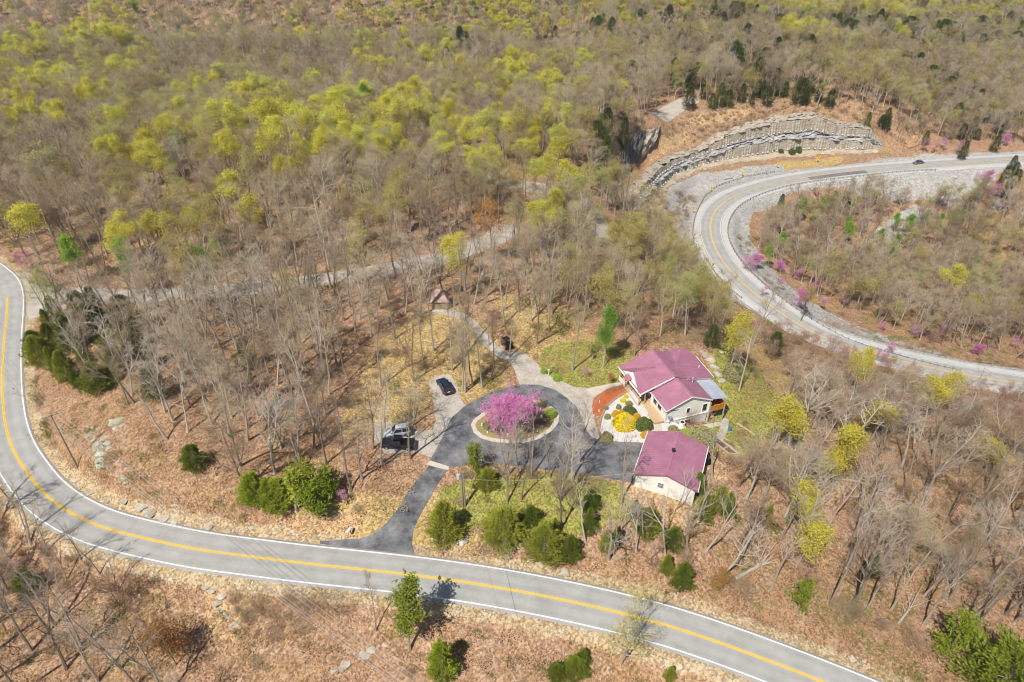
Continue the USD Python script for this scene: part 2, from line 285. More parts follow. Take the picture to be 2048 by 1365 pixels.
def curve(pts, step=1.5):
    """smooth 3-D line through (picture x, picture y, height) points"""
    a = np.array(pts, float); w = on_level(a[:, 0], a[:, 1], a[:, 2])
    s = np.concatenate([[0], np.cumsum(np.linalg.norm(np.diff(w[:, :2], axis=0), axis=1))])
    from scipy.interpolate import make_smoothing_spline
    t = np.arange(0, s[-1], step)
    return np.stack([make_smoothing_spline(s, w[:, k], lam=l)(t) for k, l in ((0, 8.), (1, 8.), (2, 3000.))], 1)

front = curve([(-150,505,-.6),(-60,520,-.8),(-18,545,-.9),(8,570,-1),(14,595,-1.1),(10,665,-1.4),(5.5,756,-1.9),(7,811,-2.1),(15,866,-2.3),(33,913,-2.5),(57,948,-2.7),(82,981,-2.9),(117,1011,-3.1),(156,1034,-3.2),(195,1052,-3.3),(254,1069.5,-3.5),(312,1083,-3.6),(400,1100.7,-3.7),(500,1113.5,-3.8),(595,1125.5,-3.9),(700,1137,-4.1),(800,1148,-4.3),(880,1158,-4.45),(956,1169,-4.6),(1073,1190,-4.9),(1200,1217.5,-5.3),(1280,1237,-5.5),(1356,1258.5,-5.7),(1473,1299,-6.1),(1600,1346,-6.4),(1700,1387,-6.8),(1850,1450,-7.2),(2050,1530,-7.8)])
high = curve([(2300,308,-23.5),(2140,314,-23.8),(1995,321,-24),(1875,329,-24.3),(1768,337,-24.5),(1687,345,-24.7),(1607,356,-25),(1550,366.5,-25.1),(1500,381,-25.3),(1470,392,-25.5),(1446,407,-25.6),(1430,423,-25.8),(1422,441,-26),(1421,462,-26.2),(1426,486,-26.4),(1441,515,-26.6),(1458,539,-26.9),(1482,563,-27.2),(1509,587,-27.5),(1537,609,-28),(1564,628,-28.3),(1640,672,-29.2),(1720,700,-30),(1800,722,-30.8),(1900,744,-31.7),(2048,770,-33),(2250,800,-34)])

def along(line, xy):
    """distance to a 3-D line (signed, left positive) and its height there"""
    from scipy.spatial import cKDTree
    d, i = cKDTree(line[:, :2]).query(xy); i = np.clip(i, 1, len(line) - 2)
    t = line[i + 1, :2] - line[i - 1, :2]; t /= np.linalg.norm(t, axis=1, keepdims=True)
    r = xy - line[i, :2]; s = t[:, 0] * r[:, 1] - t[:, 1] * r[:, 0]; u = (t * r).sum(1)
    sl = (line[i + 1, 2] - line[i - 1, 2]) / np.linalg.norm(line[i + 1, :2] - line[i - 1, :2], axis=1)
    return np.where(np.abs(u) < 4, s, np.sign(s) * d), line[i, 2] + sl * u, d

CLIFF = np.array([(1272,440,-22.5,1256,408),(1290,420,-23,1272,372),(1318,385,-23.6,1295,340),(1350,354,-24,1330,316),(1400,336,-24.4,1385,297),(1450,327,-24.5,1446,268),(1500,319,-24.5,1500,248),(1560,312,-24.5,1560,234),(1620,308,-24.5,1622,227),(1650,307,-24.5,1652,240),(1690,305.5,-24.5,1690,248),(1735,304,-24.5,1735,251),(1765,303,-24.5,1768,280),(1790,302,-24.5,1795,295)], float)
cb = on_level(CLIFF[:, 0], CLIFF[:, 1], CLIFF[:, 2])
def refine(a, n):
    s = np.concatenate([[0], np.cumsum(np.linalg.norm(np.diff(cb[:, :2], axis=0), axis=1))])
    return np.stack([np.interp(np.linspace(0, s[-1], n), s, a[:, k]) for k in range(a.shape[1])], 1)
dn = np.gradient(cb[:, :2], axis=0); dn = np.stack([-dn[:, 1], dn[:, 0]], 1); dn /= np.linalg.norm(dn, axis=1, keepdims=True)   # uphill, away from the highway
SETBACK = 5.0
ct = cb.copy(); ct[:, :2] += dn * SETBACK
rd = rays(CLIFF[:, 3], CLIFF[:, 4]); ct[:, 2] = CAM_H + rd[:, 2] * np.linalg.norm(ct[:, :2], axis=1) / np.linalg.norm(rd[:, :2], axis=1)
NB = 260
CB, CT = refine(cb, NB), refine(ct, NB)

def base_height(xy):
    z = np.concatenate([rbf(c / 100) for c in np.array_split(xy, max(1, len(xy) // 20000))])
    s, zr, d = along(high, xy)
    near = np.abs(d)
    w = 1 - smooth(6.6, 11, near); z = z * (1 - w) + (zr - .02) * w
    s, zr, d = along(front, xy)
    w = 1 - smooth(4.0, 7.5, np.abs(d)); z = z * (1 - w) + (zr - .02) * w
    # the cut in the rock: level at its foot, the plateau above
    s, zb, d = along(CB, xy); _, zt, _ = along(CT, xy)
    ends = smooth(0, 9, np.minimum(np.linalg.norm(xy - CB[0, :2], axis=1), np.linalg.norm(xy - CB[-1, :2], axis=1)))
    k = smooth(1.8, 4.6, s)
    step = zb * (1 - k) + (zt - .25) * k
    w = ends * (1 - smooth(6, 16, np.where(s < 0, -s * 1.6, s))) * (np.abs(d) < 40)
    return z * (1 - w) + step * w

def axis(lo, hi, f0, f1, step, grow, top):
    mid = list(np.arange(f0, f1, step)); a, s = mid[-1], step
    while a < hi: s = min(s * grow, top); a += s; mid.append(a)
    a, s = mid[0], step
    while a > lo: s = min(s * grow, top); a -= s; mid.insert(0, a)
    return np.array(mid)
GX, GY = axis(-1100, 1300, -72, 130, .9, 1.05, 22), axis(-250, 1600, 38, 175, .9, 1.022, 22)
XX, YY = np.meshgrid(GX, GY); GXY = np.stack([XX.ravel(), YY.ravel()], 1)
GZ = base_height(GXY)
def grid_fn(z): 
    f = RegularGridInterpolator((GY, GX), z.reshape(XX.shape), bounds_error=False, fill_value=None)
    return lambda x, y: f(np.stack(np.broadcast_arrays(np.asarray(y, float), np.asarray(x, float)), -1))
land = grid_fn(GZ)
def at(px, py, up=0.0):
    """the point of the land (or of a layer that many metres above it) seen at these picture points"""
    d = rays(np.atleast_1d(np.asarray(px, float)), np.atleast_1d(np.asarray(py, float)))
    lo, hi = np.full(len(d), 40.0), np.full(len(d), np.nan); t = 45.0
    cur = lo.copy(); done = np.zeros(len(d), bool)
    while t < 2500 and not done.all():
        p = d * t; below = p[:, 2] + CAM_H < land(p[:, 0], p[:, 1]) + up
        hi = np.where(below & ~done, t, hi); done |= below
        lo = np.where(~done, t, lo); t *= 1.02
    hi = np.where(np.isnan(hi), 2500, hi)
    for _ in range(24):
        m = (lo + hi) / 2; p = d * m[:, None]; below = p[:, 2] + CAM_H < land(p[:, 0], p[:, 1]) + up
        hi = np.where(below, m, hi); lo = np.where(below, lo, m)
    p = d * hi[:, None]; p[:, 2] += CAM_H - up
    return p if np.ndim(px) else p[0]
def area(pts, sm=0.0):
    a = np.array(pts, float); g = Polygon(at(a[:, 0], a[:, 1])[:, :2])
    g = g if g.is_valid else g.buffer(0)
    return g.buffer(sm).buffer(-2 * sm).buffer(sm) if sm else g

# surfaces laid on the land (picture outlines of the drive, pads, beds)
loop_out = area([(870,930),(860,921),(872,900),(888,870),(902,837),(927,815),(957,798),(982,785),(1016,775),(1045,769.5),(1079,770.5),(1110,780),(1133,796),(1154,815),(1166,840),(1174,862),(1184,875),(1203,882),(1235,885),(1292,888),(1282,925),(1272,968),(1230,960),(1180,950),(1120,944),(1060,936),(1000,929),(950,929),(905,935),(890,936)])
island = area([(941.6,851),(947.5,840),(969,824),(1010,807),(1047,800),(1070,801),(1090,806),(1108,818),(1118.6,834),(1116,848),(1104,863),(1079,879),(1047.5,887),(1016,887.7),(985,884.5),(961.6,877.5),(947.5,866.6)], .5)
lower_drive = area([(858,932),(838,955),(815,985),(795,1020),(770,1050),(745,1070),(720,1078),(680,1080),(640,1083),(640,1088),(700,1096),(770,1104),(830,1111),(824,1090),(826,1065),(835,1040),(855,1005),(878,965),(895,940)])
threshold = area([(853,929),(861,922),(880,928),(898,934),(897,941),(878,937)])
pad = unary_union([area([(857,765),(872,751),(898,749),(912,765),(922,800),(932,813),(906,838),(892,868),(866,917),(838,906),(834,884),(818,864),(866,860),(872,840),(867,810)]), area([(752,846),(795,846),(836,862),(842,905),(770,908),(748,880)])])
apron = area([(1040,770),(1028,738),(1008,706),(1045,703),(1075,728),(1085,745),(1110,758),(1150,775),(1185,777),(1196,800),(1188,838),(1194,858),(1207,883),(1184,876),(1170,856),(1162,836),(1150,813),(1133,798),(1110,782),(1079,773)])
foot_line = at(np.array([878,915,940,958,975,1000,1030.]), np.array([622,628,646,663,686,706,722.]))
foot_path = LineString(foot_line[:, :2]).buffer(1.15)
side_path = LineString(at(np.array([1450.,1447,1440,1428,1415,1395]), np.array([842.,860,875,885,872,858]))[:, :2]).buffer(.7)
garden_edge_px = [(1258,782),(1231,798),(1212,815),(1202,837),(1197.5,862),(1202,877)]
garden = area(garden_edge_px + [(1240,884),(1290,886),(1300,864),(1358,866),(1368,856),(1345,843),(1331,845),(1318,848),(1300,832),(1283,815),(1270,800)])
mulch = area([(1258,782),(1231,798),(1212,815),(1203,833),(1186,829),(1184,812),(1188,797),(1204,786),(1220,777),(1245,771),(1257,775)])
walk = area([(1172,781),(1180,776),(1222,768),(1250,764),(1252,771),(1216,778),(1196,790),(1186,794)])
flag_walk = area([(1310,848),(1322,846),(1326,866),(1308,867)])
patio = area([(1405,850),(1437,844),(1446,850),(1412,858)])
laneL = LineString(at(np.array([28.,60,100,200,300,400,500,600,700,800,880,935,985.,1010]), np.array([560.,578,590,594,592,586,577,566,552,535,518,500,480,460]))[:, :2]).buffer(3.6)
laneM = LineString(at(np.array([1215.,1195,1175,1150,1100,1040,990,950,925]), np.array([500.,450,415,392,380,372,355,335,310]))[:, :2]).buffer(4.2)
laneN = LineString(at(np.array([1322.,1340,1358,1380]), np.array([233.,222,211,200]))[:, :2]).buffer(4.0)
mouthL = area([(10,540),(35,570),(48,620),(60,640),(130,612),(130,575),(70,560)])
gravel_lane = unary_union([laneL, laneM, laneN, mouthL])
fr = LineString(front[:, :2]); hw = LineString(high[:, :2])
road_all = unary_union([fr.buffer(3.75), hw.buffer(6.4)])
sheets = unary_union([loop_out, lower_drive, threshold, pad, apron, foot_path, side_path, garden, mulch, walk, patio, gravel_lane, road_all])
flat_all = unary_union([sheets, area([(1240,735),(1310,695),(1400,690),(1460,800),(1430,860),(1280,1000),(1250,900)])])

def mask(poly, soft):
    g = shapely.points(GXY); shapely.prepare(poly)
    d = shapely.distance(g, poly); ins = shapely.contains(poly, g)
    dd = np.where(ins, -1.0, d)
    return 1 - np.clip(dd / soft, 0, 1)
wild = 1 - mask(flat_all, 4.0)
P2 = np.column_stack([GXY, np.zeros(len(GXY))])
bump = (meshkit.fbm(P2 / 9.0, 3, 3) - .5) * 1.3 + (meshkit.fbm(P2 / 2.6, 2, 9) - .5) * .5
GZ = GZ + bump * wild
land = grid_fn(GZ)
PR = lambda x, y: np.array([x, y, float(land(x, y))])

# ------------------------------------------------------------------ the ground sheet
def zone_mask(polys, soft): return np.max([mask(p, soft) for p in polys], axis=0)
lawn = zone_mask([area([(1100,705),(1160,690),(1255,700),(1250,735),(1245,762),(1170,775),(1120,755),(1090,742)]), area([(1425,800),(1450,700),(1490,720),(1540,790),(1535,850),(1470,900),(1440,880)]),
                  area([(900,985),(960,975),(1010,970),(1130,960),(1240,985),(1250,1020),(1150,1050),(1040,1020),(930,1040)])], 3.0)
dry_lawn = zone_mask([area([(770,690),(850,640),(900,625),(960,660),(1000,720),(990,765),(930,790),(900,745),(860,750),(840,800),(790,850),(700,860)]), area([(1010,600),(1100,600),(1180,690),(1100,720),(1050,690)]),
                      area([(1430,690),(1560,700),(1600,800),(1540,880),(1440,900)]), area([(1480,350),(1570,328),(1680,318),(1640,330),(1560,345)]), area([(1300,450),(1330,415),(1380,410),(1400,430),(1340,480)]), area([(930,1080),(640,1075),(640,1040),(860,1010),(890,1050)])], 4.0)
soil = zone_mask([area([(1385,240),(1440,226),(1500,222),(1480,232),(1420,242)]), area([(1322,296),(1345,280),(1372,272),(1350,288)]), area([(560,1050),(640,1040),(700,1050),(640,1072)]), area([(430,1190),(480,1180),(470,1260),(430,1260)]), area([(1270,975),(1370,1010),(1385,1000),(1400,940),(1430,930),(1440,980),(1380,1040),(1280,1000)])], 3.0)
stone = zone_mask([area([(1330,420),(1345,375),(1400,352),(1490,338),(1560,332),(1470,350),(1400,395),(1370,440)]), area([(1330,480),(1370,440),(1395,415),(1450,360),(1490,345),(1560,335),(1550,360),(1460,390),(1410,430),(1395,480),(1420,540),(1470,595),(1440,600),(1385,545),(1360,500)]),
                   area([(1455,440),(1465,420),(1500,400),(1560,384),(1560,398),(1500,420),(1490,450),(1500,490),(1560,560),(1640,620),(1740,665),(1850,700),(2000,735),(2000,752),(1800,720),(1640,668),(1530,590),(1465,500)]),
                   area([(1700,362),(1870,345),(1990,340),(1960,390),(1900,410),(1850,395),(1760,400)]), area([(1720,500),(1780,445),(1830,415),(1860,420),(1800,470),(1740,520)]), area([(1990,86),(2044,82),(2040,100),(1980,108)]), area([(1960,225),(2010,210),(2020,235),(1975,245)]), area([(1850,210),(1900,205),(1940,225),(1900,230)])], 2.5)
verge = np.clip(mask(fr.buffer(4.0), 2.6), 0, 1) * (1 - mask(fr.buffer(3.4), .5) * .0)
verge2 = mask(hw.buffer(8.0), 2.5)
forest_floor = 1 - np.clip(lawn + dry_lawn, 0, 1)
V = np.column_stack([GXY, GZ]); ny, nx = XX.shape
ii, jj = np.meshgrid(np.arange(ny - 1), np.arange(nx - 1), indexing='ij'); k = (ii * nx + jj).ravel()
F = np.vstack([np.stack([k, k + 1, k + nx + 1], 1), np.stack([k, k + nx + 1, k + nx], 1)])
def zone_node(n): return (n, {'attribute': n})
gn = {'g': ('geometry', {}), 'z1': ('attribute', {'attribute': 'zonea'}), 'z2': ('attribute', {'attribute': 'zoneb'}),
      's1': ('separate_color', {'color_type': 'rgb'}), 's2': ('separate_color', {'color_type': 'rgb'}),
      'big': ('noise_texture', {'scale': .09, 'detail': 6.0, 'roughness': .65}), 'mid': ('noise_texture', {'scale': .55, 'detail': 6.0, 'roughness': .7}),
      'fine': ('noise_texture', {'scale': 3.2, 'detail': 5.0, 'roughness': .75}), 'spk': ('voronoi_texture', {'scale': 3.6}), 'spkb': ('rgb_to_bw', {}),
      'r1': ('rgb_ramp', {'ramp': [(.29, (.13, .07, .04)), (.41, (.28, .155, .088)), (.54, (.375, .245, .165)), (.66, (.46, .32, .225)), (.78, (.58, .43, .31))]}),
      'r2': ('rgb_ramp', {'ramp': [(.3, (.18, .10, .045)), (.45, (.30, .18, .085)), (.6, (.39, .27, .16)), (.76, (.52, .38, .235))]}), 'mx0': ('mix_color', {'blend_type': 'mix'}),
      'rg': ('rgb_ramp', {'ramp': [(.28, (.36, .28, .12)), (.45, (.29, .265, .075)), (.6, (.21, .235, .045)), (.72, (.17, .225, .035))]}),
      'rd': ('rgb_ramp', {'ramp': [(.28, (.31, .23, .075)), (.5, (.42, .30, .13)), (.72, (.50, .37, .19))]}),
      'rs': ('rgb_ramp', {'ramp': [(.3, (.36, .225, .11)), (.5, (.46, .30, .16)), (.72, (.51, .39, .24))]}),
      'rk': ('rgb_ramp', {'ramp': [(.3, (.24, .225, .20)), (.5, (.37, .355, .33)), (.7, (.46, .45, .43))]}),
      'rv': ('rgb_ramp', {'ramp': [(.34, (.30, .22, .10)), (.49, (.42, .31, .18)), (.58, (.46, .37, .26)), (.68, (.53, .50, .45))]}),
      'm1': ('mix_color', {}), 'm2': ('mix_color', {}), 'm3': ('mix_color', {}), 'm4': ('mix_color', {}), 'm5': ('mix_color', {}),
      'vm': ('map_range', {'from_min': .2, 'from_max': .8, 'to_min': .62, 'to_max': 1.34, 'clamp': True}), 'cc': ('combine_xyz', {}),
      'fin': ('mix_color', {'blend_type': 'multiply', 'fac': 1.0, 'use_clamp_result': False}), 'bmp': ('bump', {'strength': .9, 'distance': .14}),
      'p': ('principled_bsdf', {'roughness': 1.0, 'specular_ior_level': .08}),
      'mf': ('math', {'math_type': 'multiply_add', 'value2': .55, 'value3': .22}), 'vv': ('math', {'math_type': 'multiply_add', 'value2': .5}), 'mfs': ('math', {'math_type': 'multiply', 'value2': .5}),
      'bigc': ('map_range', {'from_min': .35, 'from_max': .65})}
gl = [('g.position', x + '.vector') for x in ('big', 'mid', 'fine', 'spk')] + [('z1.color', 's1.color'), ('z2.color', 's2.color'), ('spk.color', 'spkb.color'),
      ('fine.fac', 'mfs.value1'), ('mid.fac', 'vv.value1'), ('mfs.value', 'vv.value3'), ('vv.value', 'r1.fac'), ('vv.value', 'r2.fac'), ('big.fac', 'bigc.value'), ('bigc.result', 'mx0.fac'), ('r1.color', 'mx0.a'), ('r2.color', 'mx0.b'),
      ('vv.value', 'rg.fac'), ('vv.value', 'rd.fac'), ('vv.value', 'rs.fac'), ('vv.value', 'rk.fac'), ('vv.value', 'rv.fac')]
prev = 'mx0.result'
for k_, (zone, ramp) in enumerate((('s1.g', 'rd'), ('s1.r', 'rg'), ('s1.b', 'rs'), ('s2.g', 'rv'), ('s2.r', 'rk'))):   # each zone's edge is broken up by noise
    a, b = f'e{k_}', f'q{k_}'
    gn[a] = ('math', {'math_type': 'multiply_add', 'value2': 1.0}); gn[b] = ('map_range', {'range_type': 'smoothstep', 'from_min': .88, 'from_max': 1.08})
    gl += [(zone, a + '.value1'), ('vv.value', a + '.value3'), (a + '.value', b + '.value'), (b + '.result', f'm{k_ + 1}.fac'), (prev, f'm{k_ + 1}.a'), (ramp + '.color', f'm{k_ + 1}.b')]
    prev = f'm{k_ + 1}.result'
gl += [('spkb.val', 'vm.value'), ('vm.result', 'cc.x'), ('vm.result', 'cc.y'), ('vm.result', 'cc.z'), (prev, 'fin.a'), ('cc.vector', 'fin.b'), ('fin.result', 'p.base_color'), ('fine.fac', 'bmp.height'), ('bmp.normal', 'p.normal')]
M['ground'] = usdkit.material(stage, '/World/Looks/ground', gn, gl, surface='p.BSDF')
gm = usdkit.mesh(stage, '/World/ground', (V, F), M['ground'], True)
for n_, a_ in (('zonea', np.stack([lawn, dry_lawn, soil], 1)), ('zoneb', np.stack([np.clip(stone + .75 * verge2, 0, 1), verge, forest_floor], 1))):
    UsdGeom.PrimvarsAPI(gm).CreatePrimvar(n_, Sdf.ValueTypeNames.Color3fArray, 'vertex').Set(Vt.Vec3fArray.FromNumpy(a_.astype(np.float32)))
tag(gm, 'leaf covered ground of the wooded hillside', 'ground', kind='structure')

# ------------------------------------------------------------------ sheets on the ground
def drape(poly, dz, step=1.1, thick=.18):
    """triangulated sheet over the land, with a skirt at its edge"""
    v_all, f_all, n = [], [], 0
    for g in (poly.geoms if hasattr(poly, 'geoms') else [poly]):
        if g.area < .2: continue
        g = shapely.segmentize(g.simplify(.03), step); rings = [np.array(g.exterior.coords)[:-1]] + [np.array(i.coords)[:-1] for i in g.interiors]
        x0, y0, x1, y1 = g.bounds; gx, gy = np.meshgrid(np.arange(x0, x1, step), np.arange(y0, y1, step)); q = np.stack([gx.ravel(), gy.ravel()], 1)
        q = q[shapely.contains(g.buffer(-.35 * step), shapely.points(q))] + .01
        p = np.vstack(rings + [q]); t = Delaunay(p).simplices
        t = t[shapely.contains(g.buffer(.01), shapely.points(p[t].mean(1)))]
        a, b, c = p[t[:, 0]], p[t[:, 1]], p[t[:, 2]]; cr = (b[:, 0] - a[:, 0]) * (c[:, 1] - a[:, 1]) - (b[:, 1] - a[:, 1]) * (c[:, 0] - a[:, 0])
        t = t[np.abs(cr) > 1e-6]; cr = cr[np.abs(cr) > 1e-6]; t[cr < 0] = t[cr < 0][:, ::-1]
        v = np.column_stack([p, land(p[:, 0], p[:, 1]) + dz]); f = [t]; m = len(v); o = 0; low = []
        for r in rings:
            k = len(r); idx = np.arange(o, o + k); nxt = np.roll(idx, -1); lw = m + np.arange(k); ln = np.roll(lw, -1)
            low.append(v[idx] - [0, 0, thick]); f += [np.stack([idx, lw, ln], 1), np.stack([idx, ln, nxt], 1)]; m += k; o += k
        v_all.append(np.vstack([v] + low)); f_all.append(np.vstack(f) + n); n += len(v_all[-1])
    return np.vstack(v_all), np.vstack(f_all)
def sheet(name, poly, dz, mat, label, step=1.1, parent='/World', kind='structure', smooth_=False):
    path = parent if isinstance(parent, str) else str(parent.GetPath())
    p = usdkit.mesh(stage, numbered(path + '/' + name), drape(poly, dz, step), M[mat], smooth_).GetPrim()
    if path == '/World': tag(p, label, name.replace('_', ' '), kind=kind)
    elif label: p.SetCustomDataByKey('label', label)
    return p

def ribbon(line, o0, o1, dz, name, mat, parent, s0=0, s1=None, dash=None):
    """strip along a 3-D line between two sideways offsets (left positive)"""
    l = line[s0:s1]; t = np.gradient(l[:, :2], axis=0); t /= np.linalg.norm(t, axis=1, keepdims=True); n = np.stack([-t[:, 1], t[:, 0]], 1)
    k = max(1, int(abs(o1 - o0) / 1.6)); cols = [np.column_stack([l[:, :2] + n * (o0 + (o1 - o0) * i / k), l[:, 2] + dz]) for i in range(k + 1)]
    m = MB(); N = len(l); v = np.vstack(cols); q = np.arange(N - 1)
    f = np.vstack([np.stack([(i + 1) * N + q, i * N + q, i * N + q + 1, (i + 1) * N + q + 1], 1) for i in range(k)])
    if o1 < o0: f = f[:, ::-1]
    return m.add(v, f).build(name, mat, parent, smooth=True)
HW = 3.12
road1 = tag(UsdGeom.Xform.Define(stage, '/World/road'), 'grey two lane road curving round the hillside below the house', 'road', kind='structure')
# pavement edges hang down into the verge
def pavement(line, o0, o1, dz, name, mat, parent):
    l = line; t = np.gradient(l[:, :2], axis=0); t /= np.linalg.norm(t, axis=1, keepdims=True); n = np.stack([-t[:, 1], t[:, 0]], 1)
    offs = [(o0 - .25, -.28)] + [(o, dz) for o in np.linspace(o0, o1, max(3, int((o1 - o0) / .45)))] + [(o1 + .25, -.28)]
    N = len(l); v = np.vstack([np.column_stack([l[:, :2] + n * o, l[:, 2] + z]) for o, z in offs]); q = np.arange(N - 1)
    f = np.vstack([np.stack([(i + 1) * N + q, i * N + q, i * N + q + 1, (i + 1) * N + q + 1], 1) for i in range(len(offs) - 1)])
    p = MB().add(v, f).build(name, mat, parent, smooth=True)
    UsdGeom.PrimvarsAPI(p).CreatePrimvar('lane', Sdf.ValueTypeNames.FloatArray, 'vertex').Set(Vt.FloatArray.FromNumpy(np.repeat([o for o, z in offs], N).astype(np.float32)))
    return p
pavement(front, -HW - .45, HW + .42, .05, 'pavement', 'asphalt_road', road1)
i_y = int(np.argmin(np.linalg.norm(front[:, :2] - on_level(14, 593, -1.1)[:2], axis=1)))
ribbon(front, -.20, -.04, .075, 'centre_line', 'line_yellow', road1, i_y); ribbon(front, .04, .20, .075, 'centre_line', 'line_yellow', road1, i_y)
ribbon(front, HW - .10, HW + .10, .075, 'edge_line', 'line_white', road1); ribbon(front, -HW - .10, -HW + .10, .075, 'edge_line', 'line_white', road1)
road2 = tag(UsdGeom.Xform.Define(stage, '/World/highway'), 'pale grey highway sweeping through the rock cut behind the house', 'road', kind='structure')
pavement(high, -5.9, 6.1, .04, 'hard_shoulder', 'shoulder', road2)
pavement(high, -3.75, 3.75, .055, 'pavement', 'asphalt_road', road2)
ia, ib = [int(np.argmin(np.linalg.norm(high[:, :2] - on_level(*q)[:2], axis=1))) for q in ((1725, 341, -24.6), (1607, 356, -25))]
ribbon(high, .35, 3.55, .07, 'repair_patch', 'asphalt_patch', road2, ia, ib)
for o in (-.22, .08): ribbon(high, o, o + .14, .085, 'centre_line', 'line_yellow', road2)
for o in (-3.55, 3.4): ribbon(high, o, o + .15, .085, 'edge_line', 'line_white', road2)

hole = lower_drive.union(threshold)
sheet('driveway', loop_out.difference(island).difference(threshold), .05, 'asphalt_dark', 'dark loop driveway round the planted island')
ld = lower_drive.difference(threshold).difference(fr.buffer(3.45))
sheet('driveway', ld, .06, 'asphalt_dark', 'dark driveway climbing from the road to the loop')
sheet('driveway_threshold', threshold, .06, 'concrete', 'pale concrete strip across the driveway')
sheet('gravel_pad', pad.difference(loop_out), .045, 'gravel', 'gravel parking pad beside the loop driveway')
sheet('gravel_apron', unary_union([apron]).difference(loop_out).difference(walk).difference(mulch).difference(garden), .045, 'gravel', 'pale gravel apron between the loop driveway and the house lawn')
sheet('footpath', foot_path.difference(apron).difference(pad), .04, 'gravel', 'gravel footpath leading up to the old shed')
sheet('garden_gravel', garden.difference(loop_out).difference(flag_walk), .05, 'gravel_white', 'white gravel garden bed before the porch')
sheet('mulch_bed', mulch.difference(garden), .09, 'mulch_orange', 'orange mulch bed along the curved brick edging')
sheet('walkway', walk.difference(mulch), .05, 'concrete_pale', 'beige concrete walk from the gravel to the porch')
sheet('walkway', flag_walk, .055, 'concrete_pale', 'beige concrete walk between porch and garage')
sheet('patio', patio, .05, 'concrete_pale', 'pale concrete patio under the deck')
sheet('garden_path', side_path.difference(patio).difference(garden), .04, 'gravel', 'curving garden path beside the raised beds')
sheet('gravel_lane', gravel_lane.difference(fr.buffer(3.9)), .04, 'gravel', 'old gravel lane running through the bare wood', step=1.6)

# island: concrete ring, mulch and strip of grass
isl = thing('planted_island', 'oval planted island with pale kerb inside the loop driveway', 'island')
sheet('kerb_ring', island.difference(island.buffer(-.75)), .14, 'concrete_pale', None, .6, isl)
sheet('grass_strip', island.buffer(-.75).difference(island.buffer(-1.9)), .12, 'weed', None, .8, isl)
sheet('mulch_bed', island.buffer(-1.9), .15, 'mulch_brown', None, .8, isl)

# ------------------------------------------------------------------ plant models (each kind built once, then referenced)
lib = UsdGeom.Xform.Define(stage, '/World/plant_models'); lib.GetPrim().SetSpecifier(Sdf.SpecifierClass)
def unit(v): return v / (np.linalg.norm(v) + 1e-9)
def wander(g, p, d, L, n, wob, trop):
    pts = [p]; d = unit(d)
    for _ in range(n):
        d = unit(d + g.normal(0, wob, 3) + np.array([0, 0, trop])); pts.append(pts[-1] + d * L / n)
    return np.array(pts), d
def side_dir(g, d, ang):
    a = unit(np.cross(d, g.normal(0, 1, 3))); return unit(d * math.cos(ang) + a * math.sin(ang))
def ribbons(a, b, w, g):
    """twigs: thin three-sided spikes from a to b"""
    a, b = np.asarray(a), np.asarray(b); n = len(a); d = b - a; d /= np.linalg.norm(d, axis=1, keepdims=True) + 1e-9
    x = np.cross(d, g.normal(0, 1, (n, 3))); x /= np.linalg.norm(x, axis=1, keepdims=True) + 1e-9; y = np.cross(d, x)
    w = np.broadcast_to(w, (n,))[:, None]
    v = np.concatenate([a + x * w, a - x * w * .5 + y * w * .87, a - x * w * .5 - y * w * .87, b]); i = np.arange(n)
    return v, np.vstack([np.stack([i, i + n, i + 3 * n], 1), np.stack([i + n, i + 2 * n, i + 3 * n], 1), np.stack([i + 2 * n, i, i + 3 * n], 1)])
def leaves(c, size, g, up=.3, stretch=1.0):
    """one small two-triangle leaf face at each point"""
    n = len(c); nrm = g.normal(0, 1, (n, 3)); nrm[:, 2] = np.abs(nrm[:, 2]) + up; nrm /= np.linalg.norm(nrm, axis=1, keepdims=True)
    x = np.cross(nrm, g.normal(0, 1, (n, 3))); x /= np.linalg.norm(x, axis=1, keepdims=True); y = np.cross(nrm, x)
    s = (size * g.uniform(.6, 1.4, n))[:, None]; x = x * s; y = y * s * stretch
    v = np.concatenate([c - x, c - y * .6, c + x, c + y * .6]); i = np.arange(n)
    return v, np.vstack([np.stack([i, i + n, i + 2 * n], 1), np.stack([i, i + 2 * n, i + 3 * n], 1)])

